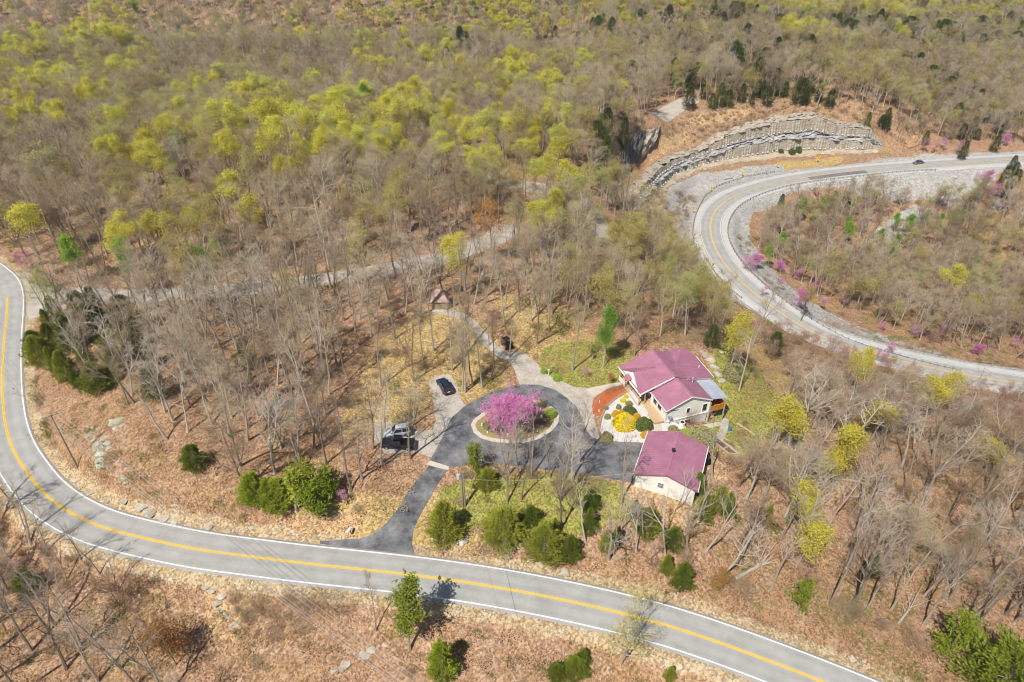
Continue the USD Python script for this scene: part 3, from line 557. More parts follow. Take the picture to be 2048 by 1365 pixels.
def skeleton(seed, H=18., r=.2, base=.4, spread=.42, n1=11, n2=7, n3=5, up=.10, lean=.03, fork=0, twl=1.0, n4=2, stems=1, sweep=.9):
    """trunk and limbs as tubes, branches and twigs; returns (trunk, crown, twig tips, branch points)"""
    g = np.random.default_rng(seed); T, C = MB(), MB(); ta, tb, tips, br = [], [], [], []
    stems_ = []
    for s in range(stems):
        d0 = unit(np.array([g.normal(0, lean + (.28 if stems > 1 else 0)), g.normal(0, lean + (.28 if stems > 1 else 0)), 1.0]))
        L = H * (.9 if s == 0 else g.uniform(.65, .9)); rr = r * (1 if s == 0 else .75)
        p0 = np.array([0, 0, -.25]) + (0 if stems == 1 else np.array([g.normal(0, .15), g.normal(0, .15), 0]))
        pts, d = wander(g, p0, d0, L, 9, .05, .03)
        stems_.append((pts, rr, L))
        if fork and s == 0:
            i = 4 if fork == 1 else 3; dd = side_dir(g, unit(pts[i + 1] - pts[i]), .45)
            p2, _ = wander(g, pts[i], dd, L * .55, 6, .06, .07); stems_.append((p2, rr * .6, L * .55))
    for pts, rr, L in stems_:
        n = len(pts); rad = rr * (1 - np.linspace(0, 1, n)) ** .8 * .94 + rr * .06
        if pts[0][2] < 0: rad[0] *= 1.35
        T.tube(pts, rad, 6, cap=False)
        b0 = base if pts[0][2] < 0 else .25; k1 = n1 if L > H * .6 else int(n1 * .7)
        for i in range(k1):
            f = b0 + (1 - b0) * ((i + g.uniform(0, 1)) / k1); x = f * (n - 1); j = min(int(x), n - 2)
            p = pts[j] + (pts[j + 1] - pts[j]) * (x - j); td = unit(pts[j + 1] - pts[j])
            L1 = H * spread * (1.12 - f) ** .6 * g.uniform(.65, 1.1) * (.55 + .45 * min(1, (f - b0) * 5 + .35)); r1 = max(.025, np.interp(x, np.arange(n), rad) * .55)
            q1, _ = wander(g, p, side_dir(g, td, g.uniform(.6, 1.15) * sweep), L1, 5, .16, up)
            T.tube(q1, np.linspace(r1, .018, 6), 4, cap=False); br.append(q1[2:])
            for a in range(n2):
                f2 = .2 + .8 * (a + g.uniform(0, 1)) / n2; x2 = f2 * 5; j2 = min(int(x2), 4); p2 = q1[j2] + (q1[j2 + 1] - q1[j2]) * (x2 - j2)
                L2 = L1 * .5 * (1.2 - f2 * .7) * g.uniform(.6, 1.2)
                q2, _ = wander(g, p2, side_dir(g, unit(q1[j2 + 1] - q1[j2]), g.uniform(.5, 1.0)), L2, 3, .2, up)
                C.tube(q2, np.linspace(max(.018, r1 * .4), .012, 4), 3, cap=False); br.append(q2[1:])
                for c in range(n3):
                    f3 = .25 + .75 * (c + g.uniform(0, 1)) / n3; x3 = f3 * 3; j3 = min(int(x3), 2); p3 = q2[j3] + (q2[j3 + 1] - q2[j3]) * (x3 - j3)
                    d3 = side_dir(g, unit(q2[j3 + 1] - q2[j3]), g.uniform(.4, 1.0)); e3 = p3 + unit(d3 + [0, 0, up]) * g.uniform(.5, 1.1) * twl
                    ta.append(p3); tb.append(e3); tips.append(e3)
                    for e in range(n4):
                        p4 = p3 + (e3 - p3) * g.uniform(.3, .9); e4 = p4 + side_dir(g, unit(e3 - p3), g.uniform(.4, .9)) * g.uniform(.3, .7) * twl
                        ta.append(p4); tb.append(e4); tips.append(e4)
    v, f = ribbons(ta, tb, .0125, g); C.add(v, f)
    return T, C, np.array(tips), np.vstack(br), g

KINDS = {}
def model(name, trunk=None, crown=None, foliage=None, mats=('bark', 'twig', None), H=18.):
    x = UsdGeom.Xform.Define(stage, '/World/plant_models/' + name)
    for part, mb, mt in zip(('trunk', 'crown', 'foliage'), (trunk, crown, foliage), mats):
        if mb is not None: mb.build(part, mt, x)
    KINDS.setdefault(name.rsplit('_', 1)[0], []).append((str(x.GetPath()), H))

def bare(name, mats, **kw):
    T, C, tips, br, g = skeleton(**kw); model(name, T, C, None, mats, kw.get('H', 18.))
for i, kw in enumerate([dict(seed=1, H=19, r=.19, base=.45, spread=.33, n3=6), dict(seed=2, H=21, r=.23, base=.5, spread=.27, fork=1), dict(seed=3, H=17, r=.16, base=.42, spread=.30, n1=10), dict(seed=4, H=20, r=.21, base=.38, spread=.36, n1=13, fork=2), dict(seed=5, H=15, r=.13, base=.35, spread=.30, n1=9)]):
    bare(f'bare_tree_{i}', ('bark', 'twig'), **kw)
for i, kw in enumerate([dict(seed=11, H=17, r=.22, base=.25, spread=.42, n1=14, n3=6, fork=1), dict(seed=12, H=15, r=.20, base=.2, spread=.46, n1=13, n3=6, fork=2)]):
    bare(f'broad_bare_tree_{i}', ('bark', 'twig'), **kw)
for i, kw in enumerate([dict(seed=21, H=17, r=.20, base=.35, spread=.33, n1=9, n2=6, n3=3, n4=1, fork=1, lean=.08), dict(seed=22, H=14, r=.16, base=.3, spread=.36, n1=8, n2=5, n3=3, n4=1, lean=.1)]):
    bare(f'pale_bare_tree_{i}', ('pale_bark', 'pale_twig'), **kw)
for i, kw in enumerate([dict(seed=15, H=18, r=.22, base=.32, spread=.34, n1=11, n2=6, n3=3, n4=1, fork=1, lean=.07), dict(seed=16, H=16, r=.19, base=.3, spread=.38, n1=10, n2=6, n3=3, n4=1, fork=2, lean=.1), dict(seed=17, H=19, r=.2, base=.45, spread=.28, n1=10, n2=6, n3=3, n4=1, lean=.05)]):
    bare(f'open_bare_tree_{i}', ('bark', 'bark'), **kw)
for i, kw in enumerate([dict(seed=31, H=8, r=.07, base=.2, spread=.34, n1=9, n2=5, n3=4, n4=2), dict(seed=32, H=6.5, r=.06, base=.15, spread=.4, n1=9, n2=5, n3=4, n4=2, stems=2), dict(seed=33, H=10, r=.08, base=.3, spread=.26, n1=9, n2=5, n3=4)]):
    bare(f'bare_sapling_{i}', ('bark', 'red_twig'), **kw)
def budding(name, leafmat, nleaf, size, share, top=0., mats=('bark', 'twig'), jit=.42, **kw):
    T, C, tips, br, g = skeleton(**kw)
    z = tips[:, 2]; ok = tips[z > np.quantile(z, top)]
    keep = ok[g.uniform(0, 1, len(ok)) < share]; nleaf = int(nleaf * .8); c = keep[g.integers(0, len(keep), nleaf)] + g.normal(0, jit, (nleaf, 3))
    model(name, T, C, MB().add(*leaves(c, size, g)), mats + (leafmat,), kw.get('H', 18.))
budding('yellow_budding_tree_0', 'leaf_yellow', 8740, .115, .85, .2, seed=41, H=18, r=.2, base=.38, spread=.36, n1=12)
budding('yellow_budding_tree_1', 'leaf_yellow', 7359, .115, .75, .25, seed=42, H=16, r=.18, base=.35, spread=.38, n1=12, fork=1)
budding('yellow_budding_tree_2', 'leaf_yellow', 5290, .115, .6, .2, seed=43, H=19, r=.18, base=.45, spread=.27, n1=10)
budding('olive_budding_tree_0', 'leaf_olive', 3400, .10, .7, .1, seed=44, H=18, r=.2, base=.4, spread=.34, n1=12)
budding('olive_budding_tree_1', 'leaf_olive', 2600, .10, .6, .1, seed=45, H=16, r=.17, base=.4, spread=.33, n1=11, fork=1)
budding('green_leafing_tree_0', 'leaf_green', 6500, .15, .85, .1, seed=46, H=13, r=.15, base=.22, spread=.36, n1=12)
budding('green_leafing_tree_1', 'leaf_green', 3600, .13, .7, .1, seed=47, H=15, r=.15, base=.3, spread=.32, n1=11)
budding('gold_leafing_tree_0', 'leaf_gold', 5600, .13, .8, .05, seed=48, H=13, r=.17, base=.3, spread=.42, n1=11)
budding('rust_leaved_tree_0', 'leaf_rust', 4200, .13, .9, .1, mats=('pale_bark', 'pale_twig'), seed=49, H=17, r=.24, base=.3, spread=.42, n1=14)
budding('hazy_green_tree_0', 'leaf_yellow', 2400, .09, .9, .0, seed=50, H=15, r=.17, base=.22, spread=.34, n1=11, stems=2)
budding('rust_leaved_shrub_0', 'leaf_rust', 2600, .10, .8, .0, seed=51, H=7, r=.08, base=.2, spread=.42, n1=10, n3=4)

def redbud(name, n, **kw):
    T, C, tips, br, g = skeleton(**kw); allp = np.vstack([br, tips])
    c = allp[g.integers(0, len(allp), n)] + g.normal(0, .13, (n, 3))
    model(name, T, C, MB().add(*leaves(c, .085, g)), ('bark', 'bark', 'blossom'), kw['H'])
redbud('redbud_0', 11000, seed=61, H=8.5, r=.13, base=.18, spread=.52, n1=10, n2=7, n3=4, n4=1, stems=2, up=.05)
redbud('redbud_1', 1900, seed=62, H=6.5, r=.08, base=.2, spread=.45, n1=8, n2=6, n3=4, n4=1, stems=2, up=.06)
redbud('redbud_2', 1100, seed=63, H=7, r=.07, base=.25, spread=.36, n1=8, n2=5, n3=4, n4=1, up=.08)

def spray(c, d, L, w, g, k=4, thin=1.0):
    """fans of narrow foliage blades leaving the points c in the directions d"""
    n = len(c); out = MB()
    for i in range(k):
        dd = d + g.normal(0, .42, (n, 3)); dd /= np.linalg.norm(dd, axis=1, keepdims=True); s = np.cross(dd, g.normal(0, 1, (n, 3))); s /= np.linalg.norm(s, axis=1, keepdims=True)
        l = (L * g.uniform(.6, 1.3, n))[:, None]; a = c + g.normal(0, .06, (n, 3))
        v = np.concatenate([a, a + dd * l * .55 + s * w, a + dd * l, a + dd * l * .55 - s * w]); j = np.arange(n)
        out.add(v, np.vstack([np.stack([j, j + n, j + 2 * n], 1), np.stack([j, j + 2 * n, j + 3 * n], 1)]))
    return out
def cedar(name, mat, seed, H, W, n, shape=.8, low=.05):
    n = int(n * 2.1); g = np.random.default_rng(seed); h = g.uniform(0, 1, n) ** 1.15; a = g.uniform(0, 2 * np.pi, n)
    prof = np.minimum(1, (h + .12) * 4.5) * (1 - h) ** shape + .03
    lump = 1 + .28 * np.sin(a * 3 + 9 * h + seed) + .24 * np.sin(a * 5 - 14 * h + 2 * seed) + .2 * np.sin(a * 9 + 31 * h)
    rr = W / 2 * prof * lump * np.sqrt(g.uniform(.28, 1, n)); z = H * (low + (1 - low) * h) + g.normal(0, .12, n)
    c = np.stack([rr * np.cos(a), rr * np.sin(a), z], 1); d = np.stack([np.cos(a), np.sin(a), np.full(n, .75)], 1)
    T = MB().tube([[0, 0, -.3], [.03, .02, H * .5], [0, 0, H * .95]], [W * .035 + .05, W * .02 + .03, .02], 6, False)
    for q in range(14):
        aa = q * 2.4; zz = H * (.1 + .75 * q / 14); L = W * .42 * (1 - q / 16); T.tube([[0, 0, zz], [L * math.cos(aa), L * math.sin(aa), zz + .25 * L]], [.04, .012], 4, False)
    model(name, T, None, spray(c, d, .32, .05, g, 3), ('bark', None, mat), H)
cedar('cedar_0', 'needle', 71, 7.5, 4.6, 2100, .62); cedar('cedar_1', 'needle', 72, 9.5, 4.4, 2100, .75); cedar('cedar_2', 'needle', 73, 6., 5.0, 2000, .5)
cedar('dark_evergreen_0', 'needle_dark', 74, 13, 6.0, 2300, .42, .12); cedar('dark_evergreen_1', 'needle_dark', 75, 11, 6.2, 2200, .38, .1); cedar('dark_evergreen_2', 'needle_dark', 76, 14, 5.6, 2300, .5, .2)
cedar('bright_cedar_0', 'needle_bright', 77, 7., 4.2, 2300, .55)
def pine(name, mat, seed, H, n1, spread, base, dens=26):
    T, C, tips, br, g = skeleton(seed=seed, H=H, r=.17, base=base, spread=spread, n1=n1, n2=5, n3=2, n4=0, up=.12)
    c = np.repeat(np.vstack([tips, br[::2]]), 3, axis=0); c = c + g.normal(0, .24, c.shape); d = g.normal(0, .8, c.shape) + [0, 0, .7]; d /= np.linalg.norm(d, axis=1, keepdims=True)
    model(name, T, C, spray(c, d, .46, .065, g, 4), ('bark', 'twig', mat), H)
pine('pine_0', 'needle', 81, 13, 15, .30, .3); pine('pine_1', 'needle_bright', 82, 7.5, 12, .34, .12); pine('pine_2', 'needle', 83, 9, 13, .32, .15)

def brush(name, mat, seed, n, H, W, w=.014):
    g = np.random.default_rng(seed); a = g.uniform(0, 2 * np.pi, n); t = np.sqrt(g.uniform(0, 1, n)); C = MB()
    p0 = np.stack([np.cos(a) * t * W * .15, np.sin(a) * t * W * .15, np.full(n, -.1)], 1); p1 = np.stack([np.cos(a) * t * W * .5, np.sin(a) * t * W * .5, H * (1 - .55 * t ** 2) * g.uniform(.6, 1, n)], 1)
    m = (p0 + p1) / 2 + np.array([0, 0, .15 * H]) + g.normal(0, .08 * W, (n, 3)); C.add(*ribbons(p0, m, w * 1.3, g)); C.add(*ribbons(m + (p0 - m) * .35, p1, w, g))
    k = g.integers(0, n, n * 2); s = m[k] + (p1[k] - m[k]) * g.uniform(0, .8, (n * 2, 1)); C.add(*ribbons(s, s + g.normal(0, 1, (n * 2, 3)) * W * .16 + [0, 0, .1 * H], w * .8, g))
    x = UsdGeom.Xform.Define(stage, '/World/plant_models/' + name); C.build('stems', mat, x); KINDS.setdefault(name.rsplit('_', 1)[0], []).append((str(x.GetPath()), H))
brush('brush_0', 'brush', 91, 130, 2.2, 4.6, .011); brush('brush_1', 'brush', 92, 90, 1.6, 3.4, .011); brush('brush_2', 'brush', 93, 120, 3.2, 4.0, .011)
def leafbush(name, mat, seed, H, W, n, size=.07):
    g = np.random.default_rng(seed); d = g.normal(0, 1, (n, 3)); d /= np.linalg.norm(d, axis=1, keepdims=True); d[:, 2] = np.abs(d[:, 2])
    lump = 1 + .05 * np.sin(d[:, 0] * 7 + seed) + .05 * np.sin(d[:, 1] * 8 - seed) + .03 * np.sin(d[:, 2] * 11)
    c = d * np.array([W / 2, W / 2, H]) * (lump * g.uniform(.8, 1, n) ** .5)[:, None] + [0, 0, .02]
    core = trimesh.creation.icosphere(2, 1.0); core.apply_scale([W * .42, W * .42, H * .84]); core.vertices[:, 2] = np.maximum(core.vertices[:, 2], -.05)
    x = UsdGeom.Xform.Define(stage, '/World/plant_models/' + name); MB().add(*leaves(c, size, g, .5)).tm(core).build('foliage', mat, x)
    MB().tube([[0, 0, -.1], [0, 0, H * .5]], [.05, .03], 5).build('stem', 'bark', x); KINDS.setdefault(name.rsplit('_', 1)[0], []).append((str(x.GetPath()), H))
for nm, mt, sd in (('yellow_bush_0', 'bush_yellow', 101), ('orange_bush_0', 'bush_orange', 102), ('green_bush_0', 'bush_green', 103), ('lime_bush_0', 'bush_lime', 104), ('grey_bush_0', 'bush_grey', 105)):
    leafbush(nm, mt, sd, 1.5, 2.6, 2600, .085)
def tufts(name, mat, seed, n, W, H):
    g = np.random.default_rng(seed); c = np.stack([g.normal(0, W * .3, n), g.normal(0, W * .3, n), np.zeros(n)], 1); d = g.normal(0, .5, (n, 3)) + [0, 0, 1.0]
    x = UsdGeom.Xform.Define(stage, '/World/plant_models/' + name); spray(c, d / np.linalg.norm(d, axis=1, keepdims=True), H, .03, g, 3).build('blades', mat, x); KINDS.setdefault(name.rsplit('_', 1)[0], []).append((str(x.GetPath()), H))
tufts('weed_0', 'weed', 111, 60, 1.6, .45); tufts('weed_1', 'weed', 112, 90, 2.6, .35)
def litter(name, seed, n, W):
    g = np.random.default_rng(seed); c = np.stack([g.uniform(-W / 2, W / 2, n), g.uniform(-W / 2, W / 2, n), g.uniform(.02, .1, n)], 1)
    x = UsdGeom.Xform.Define(stage, '/World/plant_models/' + name); MB().add(*leaves(c, .11, g, .9)).build('blades', 'leaf_litter', x); KINDS.setdefault(name.rsplit('_', 1)[0], []).append((str(x.GetPath()), .2))
litter('litter_0', 121, 110, 3.2); litter('litter_1', 122, 70, 2.6)

def place(kind, xy, label, cat, h=None, rz=None, group=None, var=None, name=None, wide=1.0, tilt=None):
    """one plant standing at xy, h metres tall, referencing its model"""
    opts = KINDS[kind]; path, H0 = opts[R.randrange(len(opts)) if var is None else var]
    h = H0 if h is None else h; s = h / H0
    x = UsdGeom.Xform.Define(stage, numbered('/World/' + (name or kind))); z = float(land(xy[0], xy[1]))
    x.AddTranslateOp().Set((float(xy[0]), float(xy[1]), z))
    if tilt: x.AddRotateXYZOp().Set(tuple(tilt))
    x.AddRotateZOp().Set(R.uniform(0, 360) if rz is None else rz); x.AddScaleOp().Set((s * wide, s * wide, s))
    x.GetPrim().GetReferences().AddInternalReference(path); x.GetPrim().SetInstanceable(True)
    return tag(x, label, cat, group)

taken = []                     # plants that stand somewhere already: (x, y, clearance)
def crown_at(px, py, h, f=.72):
    """foot of a plant whose crown's middle is seen at this picture point"""
    return at(px, py, h * f)[:2]
def put(kind, px, py, h, label, cat='tree', crown=True, clear=3.0, **kw):
    xy = crown_at(px, py, h) if crown else at(px, py)[:2]
    taken.append((xy[0], xy[1], clear)); return place(kind, xy, label, cat, h, **kw)

# -- plants that can be told apart
put('redbud', 1034, 856, 9.4, 'magenta blossoming redbud on the planted island in the loop drive', crown=False, var=0, rz=40, clear=5, wide=1.32)
put('rust_leaved_tree', 985, 432, 17, 'orange brown tree with pale limbs, the only one of that colour beyond the shed', clear=5)
put('yellow_budding_tree', 1905, 556, 17, 'round vivid yellow green tree standing out of the bare valley wood', var=0, clear=6, wide=1.1)
put('gold_leafing_tree', 1475, 668, 13, 'golden leafing tree behind the house beside the highway', clear=4, wide=.9)
put('green_leafing_tree', 1213, 655, 13, 'bright green leafing tree on the lawn edge left of the house', var=0, clear=4, wide=.75)
put('bare_tree', 1505, 690, 17, 'dark forked bare tree standing before the highway bend', crown=False, var=1, clear=3)
put('bare_tree', 1437, 664, 18, 'tall slim bare tree between the house and the guardrail', crown=False, var=2, clear=3)
put('pine', 820, 1300, 13, 'tall open pine by the road edge with its shadow on the asphalt', crown=False, var=0, rz=0, clear=3, wide=1.3)
put('bright_cedar', 886, 1352, 7.5, 'bright green columnar cedar right under the tall roadside pine', crown=False, clear=3, wide=.8)
put('hazy_green_tree', 1243, 1322, 15, 'hazy green budding tree with several stems leaning over the road', crown=False, clear=4, wide=.9)
put('bare_tree', 752, 1262, 13, 'slim bare tree beside the tall pine, its twigs before the road', crown=False, var=2, clear=2, wide=.8)
put('cedar', 890, 1078, 8, 'bushy cedar nearest the driveway mouth, in front of the twin utility poles', crown=False, var=0, clear=3)
put('cedar', 1008, 1080, 6.5, 'broad spreading cedar between the driveway and the bank', crown=False, var=2, clear=3, wide=1.15)
put('cedar', 1088, 1110, 6.5, 'low rounded cedar on the roadside bank left of the branching dead tree', crown=False, var=2, clear=3)
put('cedar', 1140, 1118, 5, 'small cedar tucked against the foot of the grey branching tree', crown=False, var=0, clear=2)
put('pine', 952, 955, 7.5, 'small green pine at the kerb beside the transformer pole', crown=False, var=2, clear=2)
put('cedar', 975, 975, 4, 'low dark cedar just below the kerbside pine', crown=False, var=2, clear=2)
put('pale_bare_tree', 1218, 1118, 15, 'big pale tree with many drooping limbs below the garage', crown=False, var=0, clear=4, wide=1.25)
put('pale_bare_tree', 1425, 960, 14, 'pale bare tree leaning beside the garage corner', crown=False, var=1, clear=3)
put('bright_cedar', 535, 975, 5.5, 'lime green bushy evergreen at the left of the roadside clump', clear=3, wide=1.1)
put('pine', 622, 1010, 9, 'tallest green pine of the clump left of the driveway', crown=False, var=2, clear=3, wide=1.1)
put('pine', 655, 1000, 7, 'green pine at the right end of the clump left of the driveway', crown=False, var=1, clear=2)
put('bright_cedar', 512, 1000, 5.5, 'lime green evergreen at the far left of the roadside pine clump', crown=False, clear=2, wide=1.3)
put('bright_cedar', 560, 1012, 5.5, 'rounded lime evergreen left of the tallest clump pine', crown=False, clear=2, wide=1.4)
put('pine', 592, 1022, 8, 'dense pine in the middle of the clump above the road', crown=False, var=1, clear=2, wide=1.2)
put('pine', 635, 1032, 7.5, 'bright front pine of the clump above the mailbox', crown=False, var=1, clear=2, wide=1.2)
for i, (x, y, h, k_) in enumerate([(150, 700, 8.5, 0), (215, 690, 9, 1), (240, 725, 7, 0), (120, 650, 7, 1), (285, 700, 8, 1), (175, 730, 6.5, 0), (230, 760, 6, 0), (305, 735, 6, 1), (100, 660, 5, 0), (200, 640, 8, 1), (78, 705, 5, 0), (112, 742, 5.5, 0), (160, 775, 5, 0)]):
    put(('cedar', 'dark_evergreen')[k_], x, y, h, ('green cedar', 'dark evergreen')[k_] + ' deep in the thicket by the road bend, ' + ('nearest the lane', 'next to the domed cedar', 'amid bare twigs', 'by the lane mouth', 'at its inner end', 'at its middle', 'on its lower edge', 'below its inner end', 'at the road side', 'at its upper edge', 'lowest at the bend', 'on the bank edge', 'above the bare bank')[i], crown=False, clear=1.5)
put('redbud', 692, 1010, 4, 'small purple redbud by the pine clump above the mailbox', crown=False, var=2, clear=2)
put('cedar', 1362, 1172, 5, 'dark green cedar bush on the roadside right of the bank', crown=False, var=0, clear=2)
put('rust_leaved_shrub', 1430, 1180, 4.5, 'rusty yellow cedar bush beside the dark green one', crown=False, clear=2, name='yellowing_cedar')
put('pine', 1594, 1222, 7, 'young pine with drooping boughs on the leaf covered bank', crown=False, var=2, clear=3)
put('pine', 1890, 1316, 8.5, 'green pine beside the huge cedar near the road', crown=False, var=1, clear=3)
put('cedar', 1998, 1380, 9, 'huge dense cedar filling the corner by the road', crown=False, var=2, clear=5, wide=1.35)
put('dark_evergreen', 1420, 695, 5.5, 'dark round evergreen at the top of the house slope', crown=False, var=1, clear=2)
put('dark_evergreen', 1456, 706, 5.5, 'shaded evergreen behind the golden tree trunk', crown=False, var=0, clear=2)
put('dark_evergreen', 1545, 712, 6.5, 'dark evergreen leaning at the slope edge above the highway', crown=False, var=1, clear=2)
put('grey_bush', 1465, 752, 2.6, 'grey green bush at the rear lawn near the rock edging', 'bush', crown=False, clear=2)
put('bare_tree', 1478, 782, 17, 'lone pale bare trunk rising from the rear lawn', crown=False, var=4, clear=2)
put('bare_tree', 1145, 741, 18, 'straight tall bare tree on the front lawn left of the house', crown=False, var=0, clear=2)
put('broad_bare_tree', 1268, 712, 12, 'broad bare tree with a grey trunk by the rear roof corner', crown=False, var=0, clear=2)
put('redbud', 1172, 758, 3, 'tiny pale pink redbud on the front lawn', crown=False, var=2, clear=1)
put('rust_leaved_shrub', 1222, 768, 2.6, 'dark red rounded shrub at the mulch bed end', 'shrub', crown=False, clear=1)
put('rust_leaved_shrub', 352, 1330, 7.5, 'orange red leafy shrub in the gully below the road', 'shrub', crown=False, clear=3, wide=1.3)
put('redbud', 52, 512, 5, 'pink redbud where the gravel lane leaves the road', var=1, clear=2)
put('cedar', 392, 935, 4.5, 'round dark cedar on the open bank below the dead tree', crown=False, var=2, clear=2)
for i, (x, y, h, t) in enumerate([(335, 880, 13, 'pale bare tree spreading above the lichen rocks'), (425, 850, 15, 'pale bare tree between the dark evergreens of the bank'), (560, 890, 14, 'pale forked tree uphill of the pine clump'), (612, 945, 12, 'pale tree directly behind the tallest clump pine'), (262, 745, 12, 'pale bare tree bristling out of the thicket')]):
    put('pale_bare_tree', x, y, h, t, crown=False, clear=2.5, wide=1.25)
put('broad_bare_tree', 490, 980, 16, 'heavy leaning bare tree with splayed limbs above the bank', crown=False, var=1, clear=4, rz=120)
put('dark_evergreen', 315, 800, 7, 'dark evergreen behind the lichen covered rocks', crown=False, var=1, clear=3)
put('dark_evergreen', 500, 740, 7, 'dark evergreen wrapped in bare twigs in the middle of the wood', crown=False, var=0, clear=3)
for i, (x, y, h, t) in enumerate([(85, 725, 6, 'green cedar nearest the road bend on the left bank'), (140, 760, 6.5, 'second green cedar up the bank from the road bend'), (200, 780, 6, 'low green cedar under the bare trees of the left bank'), (178, 660, 9, 'dark cedar with a domed top beside the gravel lane'), (262, 670, 9, 'brownish dark cedar next along the gravel lane'), (105, 690, 5, 'olive cedar half hidden at the bend')]):
    put(('cedar', 'dark_evergreen')[i in (3, 4)], x, y, h, t, crown=False, clear=2)

LAND = [((30, 600), 'the lane mouth'), ((300, 590), 'the gravel lane'), ((700, 560), 'the lane bend'), ((880, 600), 'the old shed'), ((890, 770), 'the dark blue car'), ((790, 870), 'the silver car'), ((500, 720), 'the wrapped evergreen'), ((250, 640), 'the lane side cedars'), ((320, 800), 'the lichen rocks'),
        ((985, 430), 'the orange tree'), ((960, 340), 'the gravel pull off'), ((1180, 400), 'the pull off track'), ((1215, 660), 'the bright green lawn tree'), ((1475, 680), 'the golden tree'), ((1260, 340), 'the dark rock wall'), ((1350, 250), 'the upper gravel track'), ((1500, 180), 'the evergreen row'), ((1650, 180), 'the far evergreens'),
        ((1420, 560), 'the outer guardrail'), ((1905, 560), 'the round yellow green tree'), ((1590, 560), 'the roadside redbuds'), ((1770, 480), 'the valley track'), ((1900, 440), 'the green valley clump'), ((2000, 650), 'the valley edge'), ((1720, 640), 'the inner guardrail'), ((1690, 870), 'the golden trees'), ((1480, 900), 'the raised beds'), ((1620, 1040), 'the lone golden sapling'), ((1850, 1000), 'the fallen log'),
        ((2000, 850), 'the steep wood edge'), ((1900, 1200), 'the huge cedar'), ((1650, 1180), 'the brush mounds'), ((1220, 1080), 'the drooping pale tree'), ((1400, 1080), 'the garage bank'), ((100, 1250), 'the lower gully'), ((60, 1050), 'the outer road bend'), ((350, 1320), 'the rust red shrub'), ((1850, 270), 'the highway straight'), ((2000, 120), 'the far redbuds'), ((650, 125), 'the distant redbud thicket'), ((170, 190), 'the big yellow crowns'), ((650, 290), 'the row of yellow crowns'), ((390, 430), 'the olive crowns'), ((130, 500), 'the green tree by the road')]
LPX = np.array([l[0] for l in LAND], float)
def by_landmark(q):
    d = LPX - q; j = int(np.argmin(d[:, 0] ** 2 + (2 * d[:, 1]) ** 2)); dx, dy = q - LPX[j]
    return ('beside' if abs(dx) < 45 and abs(dy) < 25 else ('beyond' if dy < 0 else 'before') if abs(dy) * 2 > abs(dx) else 'to the left of' if dx < 0 else 'to the right of') + ' ' + LAND[j][1]

# -- many alike: kinds, picture points of their crowns, a label true of all of them
def many(kind, h, pts, label, group, cat='tree', crown=True, clear=3.5, **kw):
    seen = set()
    for x, y in pts:
        k = R.uniform(.82, 1.18); lab = label
        if len(pts) > 3:
            for size in (('tall ' if k > 1.07 else 'short ' if k < .93 else ''),) + ('slim ', 'spreading ', 'upright ', 'leaning '):
                lab = size + label.split(' tree')[0].split(' redbud')[0].split(' in ')[0].split(' on ')[0].split(' of ')[0].split(' standing')[0].split(' under')[0].split(' across')[0].split(' left')[0].split(' right')[0].split(' along')[0].split(' beside')[0] + (' tree ' if ' tree' in label else ' redbud ' if 'redbud' in label else ' ') + by_landmark(np.array([x, y]))
                if lab not in seen or kind.startswith('dark'): break
            seen.add(lab)
        if kind == 'dark_evergreen': kw['wide'] = R.uniform(.75, 1.35); k *= R.uniform(.65, 1.15); x += R.uniform(-9, 9); y += R.uniform(-7, 7)
        put(kind, x + R.uniform(-3, 3), y + R.uniform(-3, 3), h * k, lab, cat, crown, clear, group=group, **kw)
many('yellow_budding_tree', 17, [(165,192),(175,186),(100,228),(125,235),(60,232),(240,240),(225,245),(330,265),(460,290),(560,265),(590,300),(650,290),(668,295),(470,240),(430,236),(455,228),(300,318),(610,250),(540,235),(18,196),(20,240),(75,176)], 'yellow green budding tree in the wood above the old gravel lane', 'yellow green trees of the left wood')
many('yellow_budding_tree', 16, [(125,130),(210,180),(330,160),(355,185),(410,185),(500,165),(290,150),(50,200),(700,170),(760,155)], 'yellow green tree on the far slope beyond the left wood', 'yellow green trees of the far left slope')
many('yellow_budding_tree', 15, [(830,215),(890,226),(930,236),(760,275),(815,310),(870,255),(1000,226),(1045,222),(900,200),(950,330),(985,290)], 'yellow green tree near the gravel pull off', 'yellow green trees by the gravel pull off')
many('yellow_budding_tree', 15, [(1070,345),(1100,342),(1130,352),(1110,408),(1068,438),(1090,430),(920,490),(905,510)], 'vivid yellow green tree between the pull off and the shed', 'yellow green trees before the pull off')
many('olive_budding_tree', 16, [(385,425),(430,515),(730,385),(800,400),(850,380),(770,395),(520,330),(250,500),(345,350),(690,400),(610,330)], 'olive tinted budding tree in the bare wood beside the lane', 'olive trees of the left wood')
many('green_leafing_tree', 14, [(725,195),(345,292),(135,500),(410,520),(740,185),(1000,160),(230,510)], 'fresh green tree among bare crowns of the left wood', 'fresh green trees of the left wood')
many('olive_budding_tree', 14, [(1240,470),(1265,520),(1290,545),(1340,540),(1330,590),(1255,600),(1225,560),(1230,500)], 'yellowish olive tree on the slope behind the house', 'olive trees behind the house')
many('green_leafing_tree', 9, [(1640,408),(1665,395),(1605,410),(1570,480),(1545,500),(1690,445),(1700,460),(1655,400)], 'light green young tree inside the highway bend', 'light green trees inside the highway bend', clear=2)
many('green_leafing_tree', 9, [(1765,470),(1790,485),(1815,478),(1800,440),(1825,445),(1850,430),(1880,440),(1905,440),(1925,436)], 'light green tree beyond the valley track', 'light green trees beyond the valley track', clear=2)
